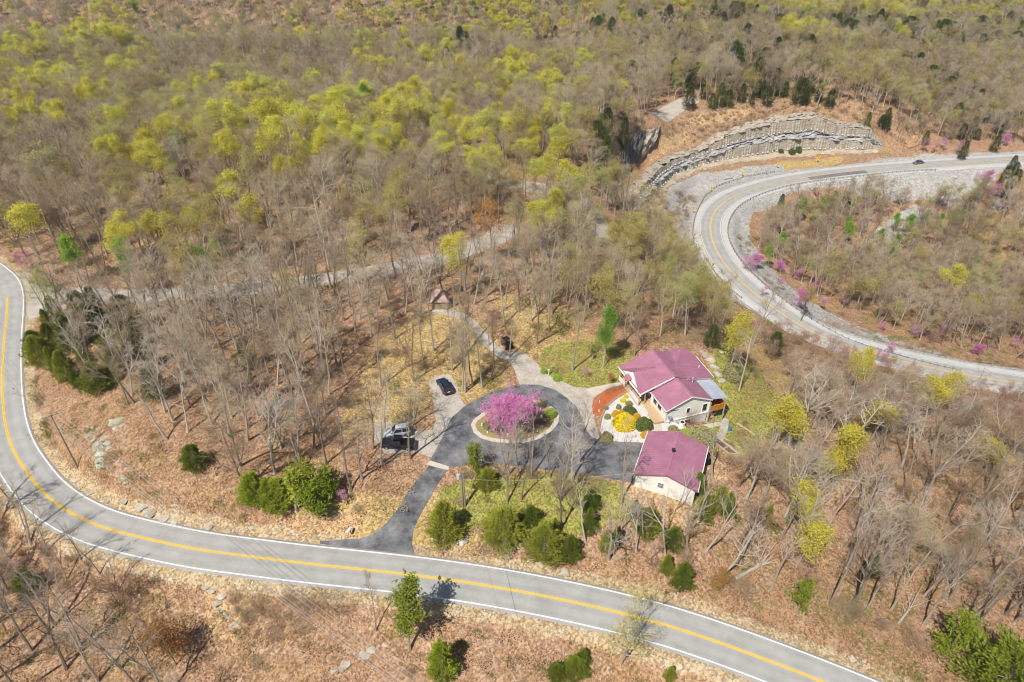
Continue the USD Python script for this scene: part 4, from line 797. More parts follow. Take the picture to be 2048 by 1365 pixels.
many('olive_budding_tree', 12, [(1720,552),(1700,575),(1790,560),(1650,545),(1620,590),(2010,470),(2020,520),(1990,500),(1960,620),(2030,590)], 'olive tinted tree low in the valley wood', 'olive trees of the valley wood')
many('gold_leafing_tree', 11, [(1728,735),(1745,725),(1880,780),(1895,770),(1695,865),(1690,880),(1560,840),(1600,835),(1630,1020),(1620,1060)], 'golden budding tree in the wood right of the house', 'golden trees right of the house')
many('redbud', 5.2, [(1545,500),(1580,440),(1700,398),(1730,440),(1565,530),(1630,565),(1600,545),(1690,597),(1530,575),(1560,560),(1720,420),(1740,405),(1650,600),(1520,510),(1500,520),(1600,590),(1745,430)], 'pink redbud along the rubble edge inside the highway bend', 'redbuds inside the highway bend', clear=1.5)
many('redbud', 6, [(1852,285),(1890,282),(1922,286),(1960,350),(1990,372),(1870,290),(1975,345),(2010,270),(2030,385)], 'pink redbud beside the straight of the highway', 'redbuds beside the highway straight', clear=1.5)
many('redbud', 6.5, [(1955,102),(1935,120),(1975,115),(2000,125),(1920,110),(2020,140),(1990,150),(1940,180),(1960,165),(1900,130),(2040,160)], 'pink redbud on the far hillside past the rock cut', 'redbuds of the far hillside', clear=1.5)
many('redbud', 7, [(620,118),(640,122),(665,128),(690,140),(600,120),(740,140),(650,112),(720,130),(800,148)], 'purple redbud thicket far off in the left valley', 'redbuds of the left valley', clear=1.5)
many('redbud', 4, [(1880,660),(1830,655),(1900,648),(2035,680),(1770,650),(1690,695),(1760,700),(1790,690),(1960,690)], 'small pink redbud on a bank by the right hand wood', 'redbuds of the right banks', clear=1.5)
many('dark_evergreen', 10, [(1385,190),(1405,182),(1425,192),(1440,178),(1462,186),(1480,180),(1500,190),(1520,176),(1540,188),(1560,172),(1580,182),(1600,168),(1618,178),(1640,172),(1660,185),(1575,160),(1605,155),(1545,160),(1520,165),(1630,160)], 'dark evergreen in the row on top of the rock cut', 'evergreens above the rock cut', clear=2)
many('dark_evergreen', 10, [(1205,250),(1215,290),(1228,325),(1195,270),(1222,235),(1190,235),(1240,262),(1210,330),(1225,345)], 'dark evergreen on the shoulder left of the rock cut', 'evergreens left of the rock cut', clear=2)
many('dark_evergreen', 8, [(1760,245),(1775,240),(1740,235),(1785,225),(1955,270),(1990,280),(1930,288),(1855,270)], 'dark evergreen on the slope right of the rock cut', 'evergreens right of the rock cut', clear=2)
many('dark_evergreen', 9, [(2010,340),(2030,330),(2045,350),(1995,360),(2020,365),(2040,320)], 'dark evergreen of the clump at the far end of the highway', 'evergreens at the highway end', clear=2)
many('dark_evergreen', 7, [(1568,405),(1690,410),(1935,400),(1920,412),(1760,400),(1690,390)], 'dark cedar standing out inside the highway bend', 'cedars inside the highway bend', clear=2)
many('dark_evergreen', 12, [(880,85),(905,95),(930,90),(1000,105),(1030,95),(1060,105),(1090,110),(1120,95),(1080,90),(1145,100),(1170,112),(980,115),(900,110),(1200,95),(1230,120),(1260,75),(1300,70),(1180,80),(1110,120),(1340,85),(1245,100)], 'dark evergreen on the far hill behind the rock cut', 'evergreens of the far hill', clear=2)
many('dark_evergreen', 12, [(1400,70),(1450,60),(1500,75),(1560,65),(1430,85),(1620,85),(1660,70),(1850,60),(1900,75),(1950,55),(2000,70),(1480,95),(1800,80),(1925,90),(2030,80),(1980,45)], 'dark evergreen on the far right hill', 'evergreens of the far right hill', clear=2)
many('cedar', 4.5, [(1062,1050),(1112,1070),(1235,1092),(1292,1062),(1345,1092),(1405,1040),(1180,1020),(1330,1145),(1212,1100),(1270,1035),(1180,1065),(1393,990),(1440,1010),(1455,1030),(1530,1045),(1740,1150)], 'small green cedar under bare trees on the roadside bank', 'cedars on the roadside bank', crown=False, clear=2)
many('cedar', 3.5, [(1150,1350),(1165,1325),(1335,1362),(1110,1358),(60,1180)], 'low green cedar on the verge across the road', 'cedars across the road', crown=False, clear=2)
many('brush', 2.6, [(1705,1235),(1765,1260),(1825,1290),(1488,1190),(1680,1225)], 'grey brown brush mound on the leaf covered roadside bank', 'brush mounds on the right bank', 'brush', crown=False, clear=2)
many('brush', 2.4, [(625,1215),(680,1222),(560,1235),(520,1215),(600,1265),(470,1200)], 'drooping grey brush on the verge across from the driveway', 'brush across from the driveway', 'brush', crown=False, clear=1.5)
many('green_bush', 1.8, [(1545,306),(1562,306),(1583,307),(1597,304)], 'small bright shrub at the foot of the rock cut', 'shrubs at the foot of the rock cut', 'shrub', crown=False, clear=1, name='foot_shrub')
# tall bare trees about the parked cars and the lawn
many('bare_tree', 18, [(826,760),(925,782),(930,785),(946,770),(965,778),(985,760),(905,740),(868,700),(845,735),(700,760),(760,770),(715,690),(660,790),(630,860),(585,800),(545,830),(790,680),(750,640),(690,640),(640,700),(600,690),(560,740),(510,790),(455,820),(405,790)], 'tall slender bare tree between the shed and the parked cars', 'bare trees between shed and cars', crown=False, clear=2.2)
many('open_bare_tree', 15, [(822,915),(765,930),(770,870),(745,900),(690,900),(725,960),(650,930),(700,980),(600,930),(560,900),(830,850)], 'bare tree rising before the silver and black parked cars', 'bare trees before the parked cars', crown=False, clear=2.2)
many('open_bare_tree', 14, [(1016,950),(1040,948),(1062,955),(1015,1005),(1045,1002),(1120,1000),(1100,955),(1147,962),(1155,930),(1240,1010),(1120,1060)], 'bare tree on the grassy bank below the loop driveway', 'bare trees below the loop driveway', crown=False, clear=2)
many('bare_tree', 17, [(1020,716),(1075,690),(1100,660),(1060,640),(1130,640),(1010,650),(980,690),(940,700),(1170,640),(1050,580),(1110,590)], 'bare tree beside the gravel footpath to the shed', 'bare trees by the footpath', crown=False, clear=2.2)
many('open_bare_tree', 17, [(60,1300),(130,1340),(195,1365),(245,1340),(270,1370),(40,1390),(160,1290),(110,1250),(330,1400),(20,1230)], 'big bare tree in the gully below the left road bend', 'bare trees of the lower left gully', crown=False, clear=3)
many('open_bare_tree', 10, [(165,1120),(100,1105),(50,1060),(30,1010),(200,1150),(130,1160),(240,1180),(20,1120)], 'bare tree leaning over the outer edge of the road bend', 'bare trees outside the road bend', crown=False, clear=2)
many('open_bare_tree', 16, [(1540,1180),(1660,1210),(1735,1215),(1720,1180),(1850,1250),(1960,1240),(1600,1120),(1560,1080),(1650,1060),(1800,1100),(1930,1120),(1700,1030),(1850,1010),(1990,1150),(2030,1050),(1480,1090)], 'thick leaning bare tree in the leafy wood right of the road', 'leaning bare trees of the right wood', crown=False, clear=3)
many('pale_bare_tree', 13, [(1330,1110),(1290,1080),(1170,1085),(1240,1060),(1410,1105),(1380,1060),(1350,1020),(1480,1130),(1270,1105)], 'pale bare tree on the bank below the garage', 'pale trees below the garage', crown=False, clear=2)

# ------------------------------------------------------------------ the rock cut beside the highway
def rock_mat(name, stops, streak=.9):
    nodes = {'g': ('geometry', {}), 'mp': ('mapping', {'mapping_type': 'point', 'scale': (1.0, 1.0, .10)}), 'n': ('noise_texture', {'scale': .75, 'detail': 7.0, 'roughness': .7}),
             'mp2': ('mapping', {'mapping_type': 'point', 'scale': (.25, .25, 1.0)}), 'n2': ('noise_texture', {'scale': .9, 'detail': 5.0, 'roughness': .7}), 'a': ('math', {'math_type': 'multiply', 'value2': streak}),
             's': ('math', {'math_type': 'multiply_add', 'value2': 1 - streak}), 'r': ('rgb_ramp', {'ramp': stops}), 'b': ('bump', {'strength': .8, 'distance': .25}), 'p': ('principled_bsdf', {'roughness': .95, 'specular_ior_level': .1})}
    M[name] = usdkit.material(stage, '/World/Looks/' + name, nodes, [('g.position', 'mp.vector'), ('mp.vector', 'n.vector'), ('g.position', 'mp2.vector'), ('mp2.vector', 'n2.vector'), ('n.fac', 'a.value1'), ('n2.fac', 's.value1'), ('a.value', 's.value3'),
        ('s.value', 'r.fac'), ('r.color', 'p.base_color'), ('n2.fac', 'b.height'), ('b.normal', 'p.normal')], surface='p.BSDF')
rock_mat('rock_tan', [(.28, (.12, .10, .075)), (.40, (.30, .255, .20)), (.55, (.40, .35, .285)), (.75, (.52, .47, .40))])
rock_mat('rock_grey', [(.30, (.13, .11, .085)), (.43, (.32, .28, .225)), (.58, (.45, .41, .35)), (.75, (.55, .52, .46))], .7)
rock_mat('rock_band', [(.30, (.12, .12, .12)), (.42, (.27, .27, .27)), (.56, (.42, .415, .40)), (.75, (.53, .52, .50))], .25)
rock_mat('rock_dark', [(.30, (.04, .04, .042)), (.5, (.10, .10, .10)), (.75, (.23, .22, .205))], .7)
rock_mat('talus', [(.30, (.28, .21, .12)), (.5, (.42, .35, .26)), (.75, (.54, .49, .42))], .2)
cut = thing('rock_cut', 'layered limestone road cut with drilled faces and a ledge, beside the highway', 'rock face')
nrm = np.gradient(CB[:, :2], axis=0); nrm = np.stack([-nrm[:, 1], nrm[:, 0]], 1); nrm /= np.linalg.norm(nrm, axis=1, keepdims=True)
arc = np.concatenate([[0], np.cumsum(np.linalg.norm(np.diff(CB[:, :2], axis=0), axis=1))])
hgt = CT[:, 2] - CB[:, 2]
fade = smooth(0, .10, np.linspace(0, 1, NB)) * smooth(0, .05, 1 - np.linspace(0, 1, NB))
lowf = .34 + .05 * np.sin(arc / 14 + 1); 
def face(name, mat, t0, t1, s0, s1, rows, groove, rough, seed, sm=False, block=0.):
    """a layer of the face between the heights t0..t1 (share of the whole) and the setbacks s0..s1 (metres)"""
    g = []
    for r in range(rows):
        k = r / (rows - 1); t = t0 + (t1 - t0) * k; s = s0 + (s1 - s0) * k
        z = CB[:, 2] + hgt * t
        P = np.column_stack([CB[:, :2], z])
        off = s + groove * (np.abs(np.sin(arc * 2.4)) - .6) + rough * (meshkit.fbm(np.column_stack([arc / 1.7, np.full(NB, r * .8), np.full(NB, seed)]), 3, seed) - .5) * 2 + 1.3 * (meshkit.fbm(np.column_stack([arc / 7., np.full(NB, 3.), np.full(NB, seed)]), 2, 5) - .5)
        off = off + block * (meshkit.noise(np.column_stack([np.floor(arc / 1.5 + (r // 2) * .37), np.full(NB, float(r // 2)), np.full(NB, seed)]), seed + 9) - .5) + block * .15 * (meshkit.noise(np.column_stack([arc / 30, np.full(NB, r * .6), np.full(NB, seed)]), 3) - .5)
        P[:, :2] += nrm * off[:, None]; P[:, 2] += rough * .7 * (meshkit.fbm(np.column_stack([arc / 1.2, np.full(NB, r * 1.3), np.full(NB, seed + 4)]), 3, seed + 2) - .5) * (0 < r < rows - 1)
        g.append(P)
    v = np.vstack(g); q = np.arange(NB - 1); f = np.vstack([np.stack([i * NB + q, i * NB + q + 1, (i + 1) * NB + q + 1, (i + 1) * NB + q], 1) for i in range(rows - 1)])
    return MB().add(v, f).build(name, mat, cut, smooth=sm)
face('talus_slope', 'talus', -.06, .13, -2.2, .6, 7, 0, .35, 2, True)
face('lower_face', 'rock_grey', .11, .46, .5, .9, 16, .3, .10, 3, block=.14)
face('broken_band', 'rock_band', .45, .62, .9, 2.9, 12, .1, .8, 4, block=1.5)
face('ledge', 'rock_band', .60, .615, 2.0, 3.4, 3, 0, .2, 5)
face('upper_face', 'rock_tan', .60, .93, 2.0, 2.6, 16, .3, .10, 6, block=.13)
face('broken_top', 'rock_tan', .92, 1.03, 2.9, 6.0, 10, 0, .8, 7, block=1.6)
for t, s in ((.645, 2.02), (.155, .46)):
    for i in range(14, NB - 24, 4):
        p = np.array([*(CB[i, :2] + nrm[i] * (s + 1.3 * (meshkit.fbm(np.array([arc[i] / 7., 3., 6. if t > .5 else 3.]), 2, 5) - .5) - .16)), CB[i, 2] + hgt[i] * t])
        MB().box(p, (.40, .40, .36), math.atan2(nrm[i, 1], nrm[i, 0])).build('anchor_plate', 'trim_white', cut)
nw = 64; kw_ = np.linspace(0, len(WALL) - 1, nw); wb2, wt2 = [np.stack([np.interp(kw_, np.arange(len(WALL)), a[:, j]) for j in range(3)], 1) for a in (WB, WT)]
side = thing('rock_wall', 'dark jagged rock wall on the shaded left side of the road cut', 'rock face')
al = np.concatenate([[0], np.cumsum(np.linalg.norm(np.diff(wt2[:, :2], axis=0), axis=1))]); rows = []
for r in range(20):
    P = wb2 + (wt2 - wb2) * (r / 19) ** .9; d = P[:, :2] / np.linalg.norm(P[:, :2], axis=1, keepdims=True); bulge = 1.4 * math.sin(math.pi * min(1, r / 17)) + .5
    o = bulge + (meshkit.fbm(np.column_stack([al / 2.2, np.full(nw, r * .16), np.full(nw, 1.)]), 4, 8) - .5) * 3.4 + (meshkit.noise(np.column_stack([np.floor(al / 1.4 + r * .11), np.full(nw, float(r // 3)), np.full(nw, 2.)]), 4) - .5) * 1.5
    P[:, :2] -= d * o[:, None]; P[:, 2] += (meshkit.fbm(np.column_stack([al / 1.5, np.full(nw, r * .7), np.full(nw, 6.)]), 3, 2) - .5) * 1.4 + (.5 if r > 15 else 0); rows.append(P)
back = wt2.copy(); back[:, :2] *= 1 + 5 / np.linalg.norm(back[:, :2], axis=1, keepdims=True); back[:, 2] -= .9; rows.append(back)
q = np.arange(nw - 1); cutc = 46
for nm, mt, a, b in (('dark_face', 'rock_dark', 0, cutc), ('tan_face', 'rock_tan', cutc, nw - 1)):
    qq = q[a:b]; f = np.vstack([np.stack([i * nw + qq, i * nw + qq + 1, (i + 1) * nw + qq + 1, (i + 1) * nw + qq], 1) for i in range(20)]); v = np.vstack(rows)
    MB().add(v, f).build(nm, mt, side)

# ------------------------------------------------------------------ the rest of the woods
soil_px = Polygon([(1240, 330), (1310, 268), (1400, 236), (1560, 218), (1740, 232), (1790, 300), (1560, 345), (1380, 420), (1300, 470), (1250, 430)])
clear_px = [soil_px, Polygon([(1330, 480), (1395, 400), (1490, 335), (2048, 300), (2048, 335), (1880, 350), (1560, 400), (1495, 450), (1510, 500), (1640, 620), (1700, 652), (1690, 690), (1560, 640), (1440, 600), (1370, 540)]),
            Polygon([(1700, 362), (1870, 345), (1995, 345), (1960, 388), (1890, 408), (1760, 396)]), Polygon([(1715, 505), (1775, 445), (1830, 412), (1862, 420), (1800, 472), (1745, 522)]),
            Polygon([(1095, 700), (1260, 690), (1310, 690), (1400, 680), (1480, 700), (1550, 790), (1540, 860), (1440, 940), (1400, 1010), (1270, 1010), (1180, 1060), (880, 1100), (640, 1090), (560, 1060), (900, 960), (860, 880), (830, 740), (900, 700), (1000, 690)]),
            Polygon([(930, 1200), (780, 1170), (560, 1170), (440, 1150), (440, 1365), (840, 1365), (940, 1365), (1180, 1365), (1240, 1300)])]
REG = [  # outline in the picture, spacing in metres, shares of the kinds, words for the labels
 ('far', Polygon([(-600, -60), (2700, -60), (2700, 115), (-600, 115)]), 6.4, dict(bare_tree=24, broad_bare_tree=34, olive_budding_tree=36, yellow_budding_tree=18, green_leafing_tree=7, pale_bare_tree=10), 'on the far slopes'),
 ('left', Polygon([(-600, 115), (1190, 115), (1230, 250), (1200, 330), (1160, 380), (1010, 470), (520, 570), (100, 560), (-600, 470)]), 5.0, dict(bare_tree=40, broad_bare_tree=26, olive_budding_tree=24, yellow_budding_tree=6, bare_sapling=6), 'in the wood beyond the gravel lane'),
 ('middle', Polygon([(110, 600), (500, 592), (960, 525), (1170, 560), (1190, 640), (900, 620), (700, 690), (640, 930), (520, 960), (300, 850), (100, 690)]), 4.1, dict(bare_tree=30, open_bare_tree=48, bare_sapling=4, pale_bare_tree=13, olive_budding_tree=5), 'between the gravel lane and the parked cars'),
 ('behind', Polygon([(1015, 485), (1180, 375), (1260, 420), (1320, 490), (1370, 570), (1430, 650), (1430, 690), (1370, 680), (1200, 690), (1080, 610)]), 4.0, dict(bare_tree=40, bare_sapling=26, olive_budding_tree=24, broad_bare_tree=10), 'on the slope between the house and the rock cut'),
 ('edge', Polygon([(1440, 640), (1560, 660), (1700, 705), (2048, 778), (2700, 800), (2700, 900), (2048, 885), (1760, 850), (1600, 800), (1560, 740)]), 3.0, dict(bare_sapling=100), 'on the slope edge above the highway'),
 ('slope', Polygon([(1560, 800), (1600, 800), (1760, 850), (2048, 885), (2700, 900), (2700, 1350), (2000, 1280), (1700, 1215), (1560, 1170), (1480, 1060), (1470, 950), (1540, 870)]), 4.3, dict(broad_bare_tree=12, open_bare_tree=42, bare_sapling=22, bare_tree=10, pale_bare_tree=10, gold_leafing_tree=4), 'in the wood right of the house'),
 ('valley', Polygon([(1500, 500), (1560, 425), (1700, 400), (1900, 410), (2700, 360), (2700, 800), (2048, 728), (1850, 690), (1650, 612), (1545, 545)]), 3.9, dict(bare_tree=28, broad_bare_tree=26, bare_sapling=22, olive_budding_tree=16, pale_bare_tree=8), 'in the valley inside the highway bend'),
 ('hill', Polygon([(1760, 115), (2700, 115), (2700, 300), (1990, 290), (1800, 292), (1750, 240)]), 4.4, dict(bare_tree=22, broad_bare_tree=26, bare_sapling=18, olive_budding_tree=26, dark_evergreen=8), 'on the hillside above the highway'),
 ('top', Polygon([(1190, 115), (1760, 115), (1760, 260), (1700, 228), (1560, 212), (1400, 215), (1270, 270), (1225, 330)]), 5.6, dict(bare_tree=28, broad_bare_tree=30, bare_sapling=6, olive_budding_tree=28, dark_evergreen=8), 'on the hill behind the rock cut'),
 ('bank', Polygon([(1050, 1070), (1280, 1020), (1480, 1040), (1560, 1170), (1480, 1180), (1200, 1120)]), 3.7, dict(bare_sapling=40, pale_bare_tree=30, open_bare_tree=30), 'on the bank below the garage'),
 ('gully', Polygon([(-400, 940), (20, 1000), (110, 1100), (260, 1190), (420, 1260), (430, 1500), (-400, 1500)]), 5.2, dict(open_bare_tree=55, bare_sapling=35, pale_bare_tree=10), 'in the gully below the road bend'),
]
WORDS = {'open_bare_tree': ('open limbed bare tree', 'tree'), 'bare_tree': ('bare grey brown hardwood', 'tree'), 'broad_bare_tree': ('broad crowned bare tree', 'tree'), 'pale_bare_tree': ('pale barked bare tree', 'tree'), 'bare_sapling': ('thin bare sapling', 'tree'),
         'olive_budding_tree': ('olive tinted budding tree', 'tree'), 'yellow_budding_tree': ('yellow green budding tree', 'tree'), 'green_leafing_tree': ('fresh green tree', 'tree'), 'gold_leafing_tree': ('golden budding tree', 'tree'), 'dark_evergreen': ('dark evergreen', 'tree')}
HEIGHT = {'open_bare_tree': (12, 18), 'bare_tree': (13, 19), 'broad_bare_tree': (11, 16), 'pale_bare_tree': (11, 15), 'bare_sapling': (5, 9), 'olive_budding_tree': (11, 16), 'yellow_budding_tree': (12, 16), 'green_leafing_tree': (8, 12), 'gold_leafing_tree': (9, 12), 'dark_evergreen': (8, 13)}
TK = np.array(taken)
from scipy.spatial import cKDTree
shapely.prepare(sheets); keep_out = unary_union([sheets.buffer(.8), road_all.buffer(1.6), flat_all.difference(area([(860, 600), (1000, 600), (1000, 700), (860, 700)])).buffer(.5)]); shapely.prepare(keep_out)
cand = {}
for rn_, poly, gap, mix, words_ in REG:
    x0, y0, x1, y1 = poly.bounds; bx = np.array([(x, y) for x in np.linspace(x0, x1, 12) for y in np.linspace(max(y0, -45), y1, 12)]); w = at(bx[:, 0], bx[:, 1])
    g = np.random.default_rng(len(rn_) * 31 + int(abs(x1)))
    gx, gy = np.meshgrid(np.arange(max(w[:, 0].min(), -760), min(w[:, 0].max(), 980), gap), np.arange(w[:, 1].min(), min(w[:, 1].max(), 1150), gap)); xy = np.stack([gx.ravel(), gy.ravel()], 1)
    xy = xy + g.uniform(-.48, .48, xy.shape) * gap; z = land(xy[:, 0], xy[:, 1]); pp = to_px(np.column_stack([xy, z]))
    ok = shapely.contains(poly, shapely.points(pp)) & (pp[:, 0] > -240) & (pp[:, 0] < 2290)
    for c in clear_px: ok &= ~shapely.contains(c, shapely.points(pp))
    ok &= ~shapely.contains(keep_out, shapely.points(xy))
    xy, pp = xy[ok], pp[ok]
    d, j = cKDTree(TK[:, :2]).query(xy); ok = d > TK[j, 2]; xy, pp = xy[ok], pp[ok]
    patch = meshkit.fbm(np.column_stack([xy / 55., np.zeros(len(xy))]), 3, 21); names_, wt_ = list(mix), np.array(list(mix.values()), float)
    for p, q, t in zip(xy, pp, patch):
        ww = wt_.copy()
        for i_, n_ in enumerate(names_):
            if n_ == 'yellow_budding_tree': ww[i_] *= 6 * max(0, t - .46) * 4
            if n_ == 'olive_budding_tree': ww[i_] *= .4 + 6 * max(0, t - .42)
            if n_ == 'dark_evergreen': ww[i_] *= 10 * max(0, .46 - t)
        if rn_ == 'far' and q[0] > 850: 
            if g.uniform() < .10 + 1.6 * max(0, .47 - t): cand.setdefault('dark_evergreen', []).append((p, q, rn_, words_)); continue
        n_ = names_[g.choice(len(names_), p=ww / ww.sum())]
        cand.setdefault(n_, []).append((p, q, rn_, words_))
LIMIT = {'open_bare_tree': 220, 'bare_tree': 190, 'broad_bare_tree': 190, 'pale_bare_tree': 110, 'bare_sapling': 260, 'olive_budding_tree': 110, 'yellow_budding_tree': 70, 'green_leafing_tree': 60, 'gold_leafing_tree': 30, 'dark_evergreen': 110}
rest = {}
gs = np.random.default_rng(77)
SIDE = (('beyond', 0), ('before', 1), ('just left of', 2), ('just right of', 3))
for kind, cs in cand.items():
    cs.sort(key=lambda c: np.hypot(*c[0]) if -40 < c[1][0] < 2088 and c[1][1] > -20 else 1e6 + np.hypot(*c[0]))
    for i, (p, q, rn_, words_) in enumerate(cs):
        h = gs.uniform(*HEIGHT[kind]) * (gs.uniform(.75, 1.25) if rn_ in ('far', 'left', 'top') else 1.0) * (.55 if rn_ == 'edge' else .85 if rn_ in ('valley', 'hill', 'bank') else 1.0)
        if i < LIMIT[kind] and -40 < q[0] < 2088:
            d = LPX - q; j = int(np.argmin(d[:, 0] ** 2 + (2 * d[:, 1]) ** 2)); dx, dy = q - LPX[j]
            side = ('beside' if abs(dx) < 45 and abs(dy) < 25 else ('beyond' if dy < 0 else 'before') if abs(dy) * 2 > abs(dx) else 'to the left of' if dx < 0 else 'to the right of')
            size = 'short ' if h < np.mean(HEIGHT[kind]) * .9 else 'tall ' if h > np.mean(HEIGHT[kind]) * 1.1 else ''
            lab = f'{size}{WORDS[kind][0]} standing {side} {LAND[j][1]}'
            place(kind, p, lab, WORDS[kind][1], h, group=f'{size}{kind.replace("_", " ")}s {side} {LAND[j][1]}', wide=gs.uniform(1.05, 1.5) if 'sap' not in kind else 1.2)
        else:
            rest.setdefault(kind, []).append((p, h, gs.uniform(1.15, 1.6)))

def scatter(name, kind, items, label, cat):
    """everything past the individuals of one kind, as one mass"""
    models = KINDS[kind]; pi = UsdGeom.PointInstancer.Define(stage, numbered('/World/' + name)); n = len(items)
    for i, (path, H0) in enumerate(models):
        x = UsdGeom.Xform.Define(stage, f'{pi.GetPath()}/models/{kind}_{i}'); x.GetPrim().GetReferences().AddInternalReference(path); pi.CreatePrototypesRel().AddTarget(x.GetPath())
    g = np.random.default_rng(n + len(kind)); k = g.integers(0, len(models), n); xy = np.array([i[0] for i in items]); s = np.array([i[1] for i in items]) / np.array([models[j][1] for j in k]); w = np.array([i[2] for i in items])
    pi.CreatePositionsAttr(Vt.Vec3fArray.FromNumpy(np.column_stack([xy, land(xy[:, 0], xy[:, 1])]).astype(np.float32)))
    pi.CreateScalesAttr(Vt.Vec3fArray.FromNumpy(np.column_stack([s * w, s * w, s]).astype(np.float32))); pi.CreateProtoIndicesAttr(Vt.IntArray.FromNumpy(k.astype(np.int32)))
    a = g.uniform(0, np.pi, n); qh = np.zeros((n, 4), np.float16); qh[:, 2] = np.sin(a); qh[:, 3] = np.cos(a)
    pi.CreateOrientationsAttr(Vt.QuathArray([Gf.Quath(float(r), Gf.Vec3h(0, 0, float(z_))) for r, z_ in zip(np.cos(a), np.sin(a))]))
    return tag(pi, label, cat, kind='stuff')
for kind, items in rest.items():
    scatter('forest_of_' + kind + 's', kind, items, f'mass of {WORDS[kind][0]}s filling the far woods', 'forest')

# brush, weeds and fallen leaves on the near ground
def spots(seed, poly_px, gap, keep, extra=None):
    g = np.random.default_rng(seed); x0, y0, x1, y1 = poly_px.bounds; bx = np.array([(x, y) for x in np.linspace(x0, x1, 9) for y in np.linspace(y0, y1, 9)]); w = at(bx[:, 0], bx[:, 1])
    gx, gy = np.meshgrid(np.arange(w[:, 0].min(), w[:, 0].max(), gap), np.arange(w[:, 1].min(), w[:, 1].max(), gap)); xy = np.stack([gx.ravel(), gy.ravel()], 1) + g.uniform(-.5, .5, (gx.size, 2)) * gap
    pp = to_px(np.column_stack([xy, land(xy[:, 0], xy[:, 1])])); ok = shapely.contains(poly_px, shapely.points(pp)) & (g.uniform(0, 1, len(xy)) < keep) & ~shapely.contains(keep_out, shapely.points(xy)) & (pp[:, 0] > -120) & (pp[:, 0] < 2170)
    return xy[ok], pp[ok], g
near_px = Polygon([(-150, 470), (2200, 470), (2200, 1420), (-150, 1420)])
xy, pp, g = spots(5, near_px, 3.4, .55)
clump = meshkit.fbm(np.column_stack([xy / 14., np.zeros(len(xy))]), 3, 31); ok = clump > .53
scatter('undergrowth', 'brush', [(p, g.uniform(.7, 1.9), g.uniform(.8, 1.3)) for p in xy[ok]], 'low grey brown brush under the bare trees', 'brush')
xy, pp, g = spots(15, unary_union([Polygon([(1290, 300), (1310, 262), (1400, 226), (1560, 205), (1760, 215), (1800, 290), (1700, 240), (1560, 225), (1400, 285)]), Polygon([(-150, 930), (20, 960), (120, 1100), (260, 1180), (150, 1180), (-150, 1200)]), Polygon([(470, 1200), (640, 1190), (560, 1290), (480, 1260)]), Polygon([(1310, 440), (1350, 380), (1390, 400), (1360, 470)])]), 1.9, .7)
scatter('scrub', 'brush', [(p, g.uniform(.6, 1.8), g.uniform(.8, 1.3)) for p in xy], 'low scrub on the open slopes', 'scrub')
xy, pp, g = spots(16, Polygon([(45, 760), (70, 760), (110, 900), (160, 965), (240, 1015), (330, 1042), (330, 1058), (230, 1030), (140, 980), (85, 905)]), 1.1, .8)
scatter('ditch_weeds', 'weed', [(p, g.uniform(.3, .7), g.uniform(.7, 1.3)) for p in xy], 'dark tufts of weeds in the ditch inside the road bend', 'weeds')
xy, pp, g = spots(6, near_px, 2.6, .5); clump = meshkit.fbm(np.column_stack([xy / 10., np.zeros(len(xy))]), 3, 33); ok = clump > .5
scatter('weeds', 'weed', [(p, g.uniform(.25, .6), g.uniform(.7, 1.4)) for p in xy[ok]], 'tufts of grass and weeds on the open ground', 'weeds')
xy, pp, g = spots(7, Polygon([(-150, 640), (2200, 640), (2200, 1420), (-150, 1420)]), 2.3, .8)
scatter('fallen_leaves', 'litter', [(p, .2, g.uniform(.8, 1.3)) for p in xy], 'dry brown leaves covering the ground', 'leaves')

# ------------------------------------------------------------------ the house
UA = math.radians(161); hu = np.array([math.sin(UA), math.cos(UA)]); hv = np.array([-hu[1], hu[0]])
mat_roof('roof_maroon', (.32, .13, .19), (.40, .18, .25), (hu[0], hu[1], 0)); mat_roof('roof_maroon_cross', (.32, .13, .19), (.40, .18, .25), (hv[0], hv[1], 0))
mat_roof('roof_grey', (.36, .40, .47), (.44, .48, .55), (hu[0], hu[1], 0))
house = thing('house', 'white sided house with plum metal roof, front gable and rear deck', 'house', (26.42, 89.44, 0), math.atan2(hu[1], hu[0]))
def roof(name, pts, mat, t=.12, label=None):
    return MB().slab(pts, t).build(name, mat, house, label=label)
zr = lambda v: 3.0 + (v + 2.2) * (2.3 / 6.6)             # upper front slope
back = lambda v: 5.3 - (v - 4.4) * .36                    # upper rear slope
# front slope in pieces round the cross gable
roof('roof_panel', [(-13.7, -2.2, zr(-2.2)), (-12.9, -2.2, zr(-2.2)), (-9.4, 2.8, zr(2.8)), (-9.4, 4.4, 5.3), (-13.7, 4.4, 5.3)], 'roof_maroon')
roof('roof_panel', [(-9.4, 2.8, zr(2.8)), (-5.9, -2.2, zr(-2.2)), (-5.1, -2.2, zr(-2.2)), (-5.1, 4.4, 5.3), (-9.4, 4.4, 5.3)], 'roof_maroon')
roof('roof_panel', [(-12.9, -2.2, zr(-2.2)), (-9.4, -1.5, zr(2.8) + .02), (-9.4, 2.8, zr(2.8) + .02)], 'roof_maroon_cross')
roof('roof_panel', [(-9.4, -1.5, zr(2.8) + .02), (-5.5, -2.35, zr(-2.2)), (-9.4, 2.8, zr(2.8) + .02)], 'roof_maroon_cross')
roof('roof_panel', [(-13.7, 4.4, 5.3), (-5.1, 4.4, 5.3), (-5.1, 7.2, back(7.2)), (-9.0, 7.2, back(7.2)), (-12.4, 8.3, back(8.3)), (-13.7, 8.3, back(8.3))], 'roof_maroon')
roof('roof_panel', [(-5.5, .0, 2.8), (.25, .0, 2.8), (.25, 4.85, 4.8), (-5.5, 4.85, 4.8)], 'roof_maroon')
